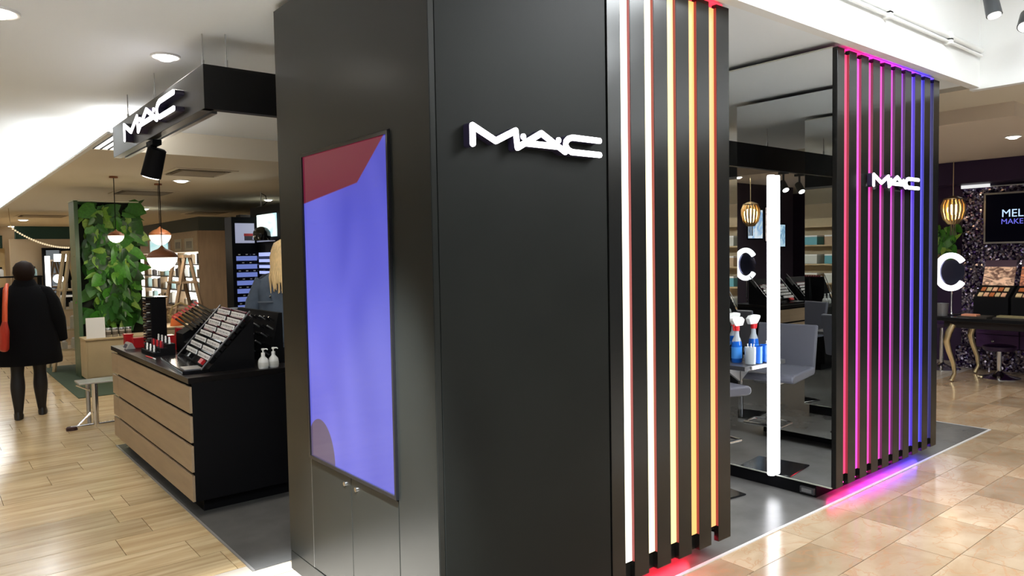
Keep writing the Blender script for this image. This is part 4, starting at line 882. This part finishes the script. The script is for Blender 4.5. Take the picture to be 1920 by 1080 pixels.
# ================================================================== PEOPLE
def skin_body(name, V, E, parent, mat, sub=2, root=0):
    me = bpy.data.meshes.new(name); off = wloc(parent); me.from_pydata([Vector(v[:3])-off for v in V], E, []); me.materials.append(mat)
    o = bpy.data.objects.new(name, me); col.objects.link(o); o.parent = parent
    md = o.modifiers.new('skin', 'SKIN'); md.use_smooth_shade = True
    for i, v in enumerate(V):
        r = v[3]; me.skin_vertices[0].data[i].radius = r if isinstance(r, tuple) else (r, r)
    me.skin_vertices[0].data[root].use_root = True
    s_ = o.modifiers.new('sub', 'SUBSURF'); s_.levels = sub; s_.render_levels = sub
    return o
def person(x, y, H, yaw, label, mats, coat, hair, stride=.1, arms='down'):
    """local frame: faces +Y, then rotated by yaw about its base"""
    t = thing('person', label, 'person', (0,0,0)); k = H/1.68
    hip = (0,0,.88*k,(.135*k,.10*k))
    V = [hip, (0,0,1.02*k,(.12*k,.09*k)), (0,0,1.2*k,(.135*k,.095*k)), (0,0,1.36*k,(.12*k,.075*k)), (0,0,1.43*k,.05*k), (0,.01*k,1.50*k,.05*k), (0,.02*k,1.585*k,(.076*k,.09*k)), (0,.015*k,1.65*k,(.055*k,.06*k)), (0,.11*k,1.545*k,.012*k)]
    E = [(0,1),(1,2),(2,3),(3,4),(4,5),(5,6),(6,7),(6,8)]
    for s in (-1, 1):
        st = stride*s; b = len(V)
        V += [(s*.09*k,0,.80*k,.095*k),(s*.10*k,st*.45,.48*k,.062*k),(s*.10*k,st*.6-.03,.34*k,.076*k),(s*.10*k,st-.02,.09*k,.044*k),(s*.105*k,st,.045*k,.04*k),(s*.115*k,st+.15*k,.028*k,.033*k)]
        E += [(0,b),(b,b+1),(b+1,b+2),(b+2,b+3),(b+3,b+4),(b+4,b+5)]
        a = len(V)
        V += [(s*.17*k,0,1.37*k,.058*k),(s*.235*k,-.02*k,1.1*k,.045*k),(s*.25*k,.05*k,.87*k,.034*k),(s*.25*k,.07*k,.80*k,(.035*k,.022*k))]
        E += [(3,a),(a,a+1),(a+1,a+2),(a+2,a+3)]
        for q in range(4):
            f0 = len(V); V += [(s*.25*k+.006*s,.05*k+.014*q*k,.755*k,.0085*k),(s*.243*k,.05*k+.014*q*k,.715*k+.004*abs(q-1.5),.0075*k)]; E += [(a+3,f0),(f0,f0+1)]
        f0 = len(V); V += [(s*.235*k,.105*k,.78*k,.009*k),(s*.23*k,.115*k,.75*k,.008*k)]; E += [(a+3,f0),(f0,f0+1)]
    body = skin_body('body', V, E, t, mats['body'])
    for s in (-1, 1):
        build(MB().ball((s*.03*k,.095*k,1.59*k), .011*k, 8), 'eye', MATTE, body, True); build(MB().ball((s*.078*k,.01*k,1.57*k), .022*k, 8, (.5,.9,1.3)), 'ear', mats['skin'], body, True)
    coat(t, k, mats); hair(t, k, mats)
    t.location = (x,y,0); t.rotation_euler = (0,0,yaw); return t
def coat1(t, k, m):
    C = MB().loft([(0,0,.58*k,.315*k,.25*k),(0,0,.62*k,.32*k,.255*k),(0,0,.8*k,.30*k,.23*k),(0,0,1.0*k,.27*k,.19*k),(0,0,1.2*k,.255*k,.165*k),(0,0,1.33*k,.235*k,.14*k),(0,0,1.41*k,.15*k,.10*k),(0,.01*k,1.46*k,.085*k,.08*k)], 24); build(C, 'coat', m['coat'], t, True)
    for s in (-1, 1):
        build(MB().tube([(s*.12*k,0,1.385*k),(s*.175*k,0,1.355*k),(s*.235*k,-.01,1.24*k),(s*.285*k,-.02,1.05*k),(s*.305*k,.05,.82*k)], [.05*k,.078*k,.085*k,.08*k,.07*k], 14), 'sleeve', m['coat'], t, True)
    build(MB().loft([(0,.0,1.41*k,.13*k,.10*k),(0,.0,1.47*k,.10*k,.09*k),(0,0,1.49*k,.09*k,.085*k)], 18), 'collar', m['coat'], t, True)
    for s in (-1, 1):
        st = .09*s; build(MB().loft([(s*.105*k,st+.05,.0,.042,.125),(s*.105*k,st+.05,.03,.045,.125),(s*.105*k,st+.03,.06,.04,.09),(s*.105*k,st-.01,.085,.036,.045)], 14), 'shoe', m['shoe'], t, True)
def hair1(t, k, m): build(MB().loft([(0,-.03*k,1.46*k,.055*k,.04*k),(0,-.03*k,1.50*k,.085*k,.075*k),(0,-.02*k,1.56*k,.102*k,.10*k),(0,-.01*k,1.62*k,.098*k,.10*k),(0,0,1.665*k,.07*k,.075*k),(0,0,1.69*k,.02*k,.02*k)], 20), 'hair', m['hair'], t, True)
BLK = pmat('black_cloth', (.004,.004,.005), .9, spec=.15); TIGHT = pmat('black_tights', (.008,.007,.008), .6)
person(.86, 9.24, 1.66, math.radians(-8), 'person in black coat and tights walking away along the wooden aisle', dict(body=TIGHT, skin=SKIN, coat=BLK, shoe=pmat('black_shoe', (.006,.005,.005), .5), hair=pmat('dark_brown_hair', (.014,.007,.005), .7, spec=.15)), coat1, hair1, .09)
t = thing('red_bag', 'red shoulder bag carried on the left side of the walking person', 'bag', (.64,8.93,.76))
build(MB().loft([(.63,8.93,.76,.03,.12),(.63,8.93,.78,.045,.15),(.64,8.93,.96,.045,.14),(.65,8.93,1.06,.02,.11)], 16), 'bag_body', pmat('red_leather', (.45,.03,.015), .45), t, True)
build(MB().tube([(.65,9.03,1.04),(.66,9.06,1.2),(.675,9.10,1.37),(.70,9.14,1.425),(.685,9.06,1.38),(.66,8.92,1.2),(.65,8.86,1.04)], .018, 8), 'strap', pmat('orange_strap', (.6,.07,.01), .45), t, True)
DEN = pmat('denim', (.075,.10,.14), .8, noise=.4, nscale=14); BLOND = pmat('blonde_hair', (.70,.50,.25), .45, noise=.35, nscale=10, stretch=(8,8,1))
def coat2(t, k, m):
    build(MB().loft([(0,0,.88*k,.19*k,.15*k),(0,0,.92*k,.2*k,.155*k),(0,0,1.1*k,.205*k,.15*k),(0,0,1.28*k,.22*k,.15*k),(0,0,1.37*k,.2*k,.125*k),(0,.0,1.43*k,.10*k,.09*k),(0,.01*k,1.47*k,.075*k,.075*k)], 22), 'denim_jacket', m['coat'], t, True)
    for s in (-1, 1): build(MB().tube([(s*.155*k,0,1.36*k),(s*.235*k,-.015,1.18*k),(s*.262*k,-.02,1.06*k),(s*.262*k,.06,.86*k)], [.078*k,.075*k,.066*k,.05*k], 14), 'sleeve', m['coat'], t, True)
    build(MB().obox((-.1*k,-.152*k,1.2*k),(.12*k,.006,.012*k)), 'seam', pmat('denim_seam', (.12,.14,.17), .8), t); build(MB().obox((.1*k,-.152*k,1.2*k),(.12*k,.006,.012*k)), 'seam', pmat('denim_seam', (.12,.14,.17), .8), t)
    build(MB().ball((-.06*k,-.155*k,1.24*k), .012, 8), 'metal_button', CHROME, t)
    build(MB().loft([(0,-.01,.84*k,.17*k,.13*k),(0,0,.9*k,.165*k,.125*k)], 18), 'waistband', m['coat'], t, True)
    for s in (-1, 1): build(MB().loft([(s*.105*k,.05,.0,.045,.13),(s*.105*k,.05,.03,.047,.13),(s*.105*k,.0,.09,.045,.06)], 12), 'shoe', MATTE, t, True)
def hair2(t, k, m):
    mb = MB().loft([(0,-.05*k,1.47*k,.05*k,.045*k),(0,-.04*k,1.53*k,.086*k,.08*k),(0,-.01*k,1.6*k,.09*k,.098*k),(0,0,1.66*k,.07*k,.08*k),(0,0,1.69*k,.02*k,.02*k)], 22)
    rr = random.Random(3)
    for i in range(34):
        a_ = -PI*(.08+.84*i/33); ex = rr.uniform(-.02,.02); l = rr.uniform(1.26,1.36)
        cx, cy = .082*k*math.cos(a_), -.02*k+.085*k*math.sin(a_)
        mb.tube([(cx*.8,cy*.8,1.63*k),(cx,cy,1.55*k),(cx*.85,cy*.9-.03*k,1.46*k),(cx*.75+ex,cy*.5-.10*k,1.39*k),(cx*.6+ex*1.5,cy*.3-.13*k,l*k)], [.012*k,.016*k,.017*k,.013*k,.003*k], 6)
    build(mb, 'long_hair', m['hair'], t, True)
    build(MB().ball((.07*k,-.05*k,1.60*k), .022*k, 8), 'hair_clip', WHITE, t, True)
person(2.42, 6.05, 1.80, math.radians(-40), 'woman with long blonde hair and blue denim jacket beside the black pillar', dict(body=pmat('dark_jeans', (.02,.025,.04), .8), skin=SKIN, coat=DEN, shoe=MATTE, hair=BLOND), coat2, hair2, .02)
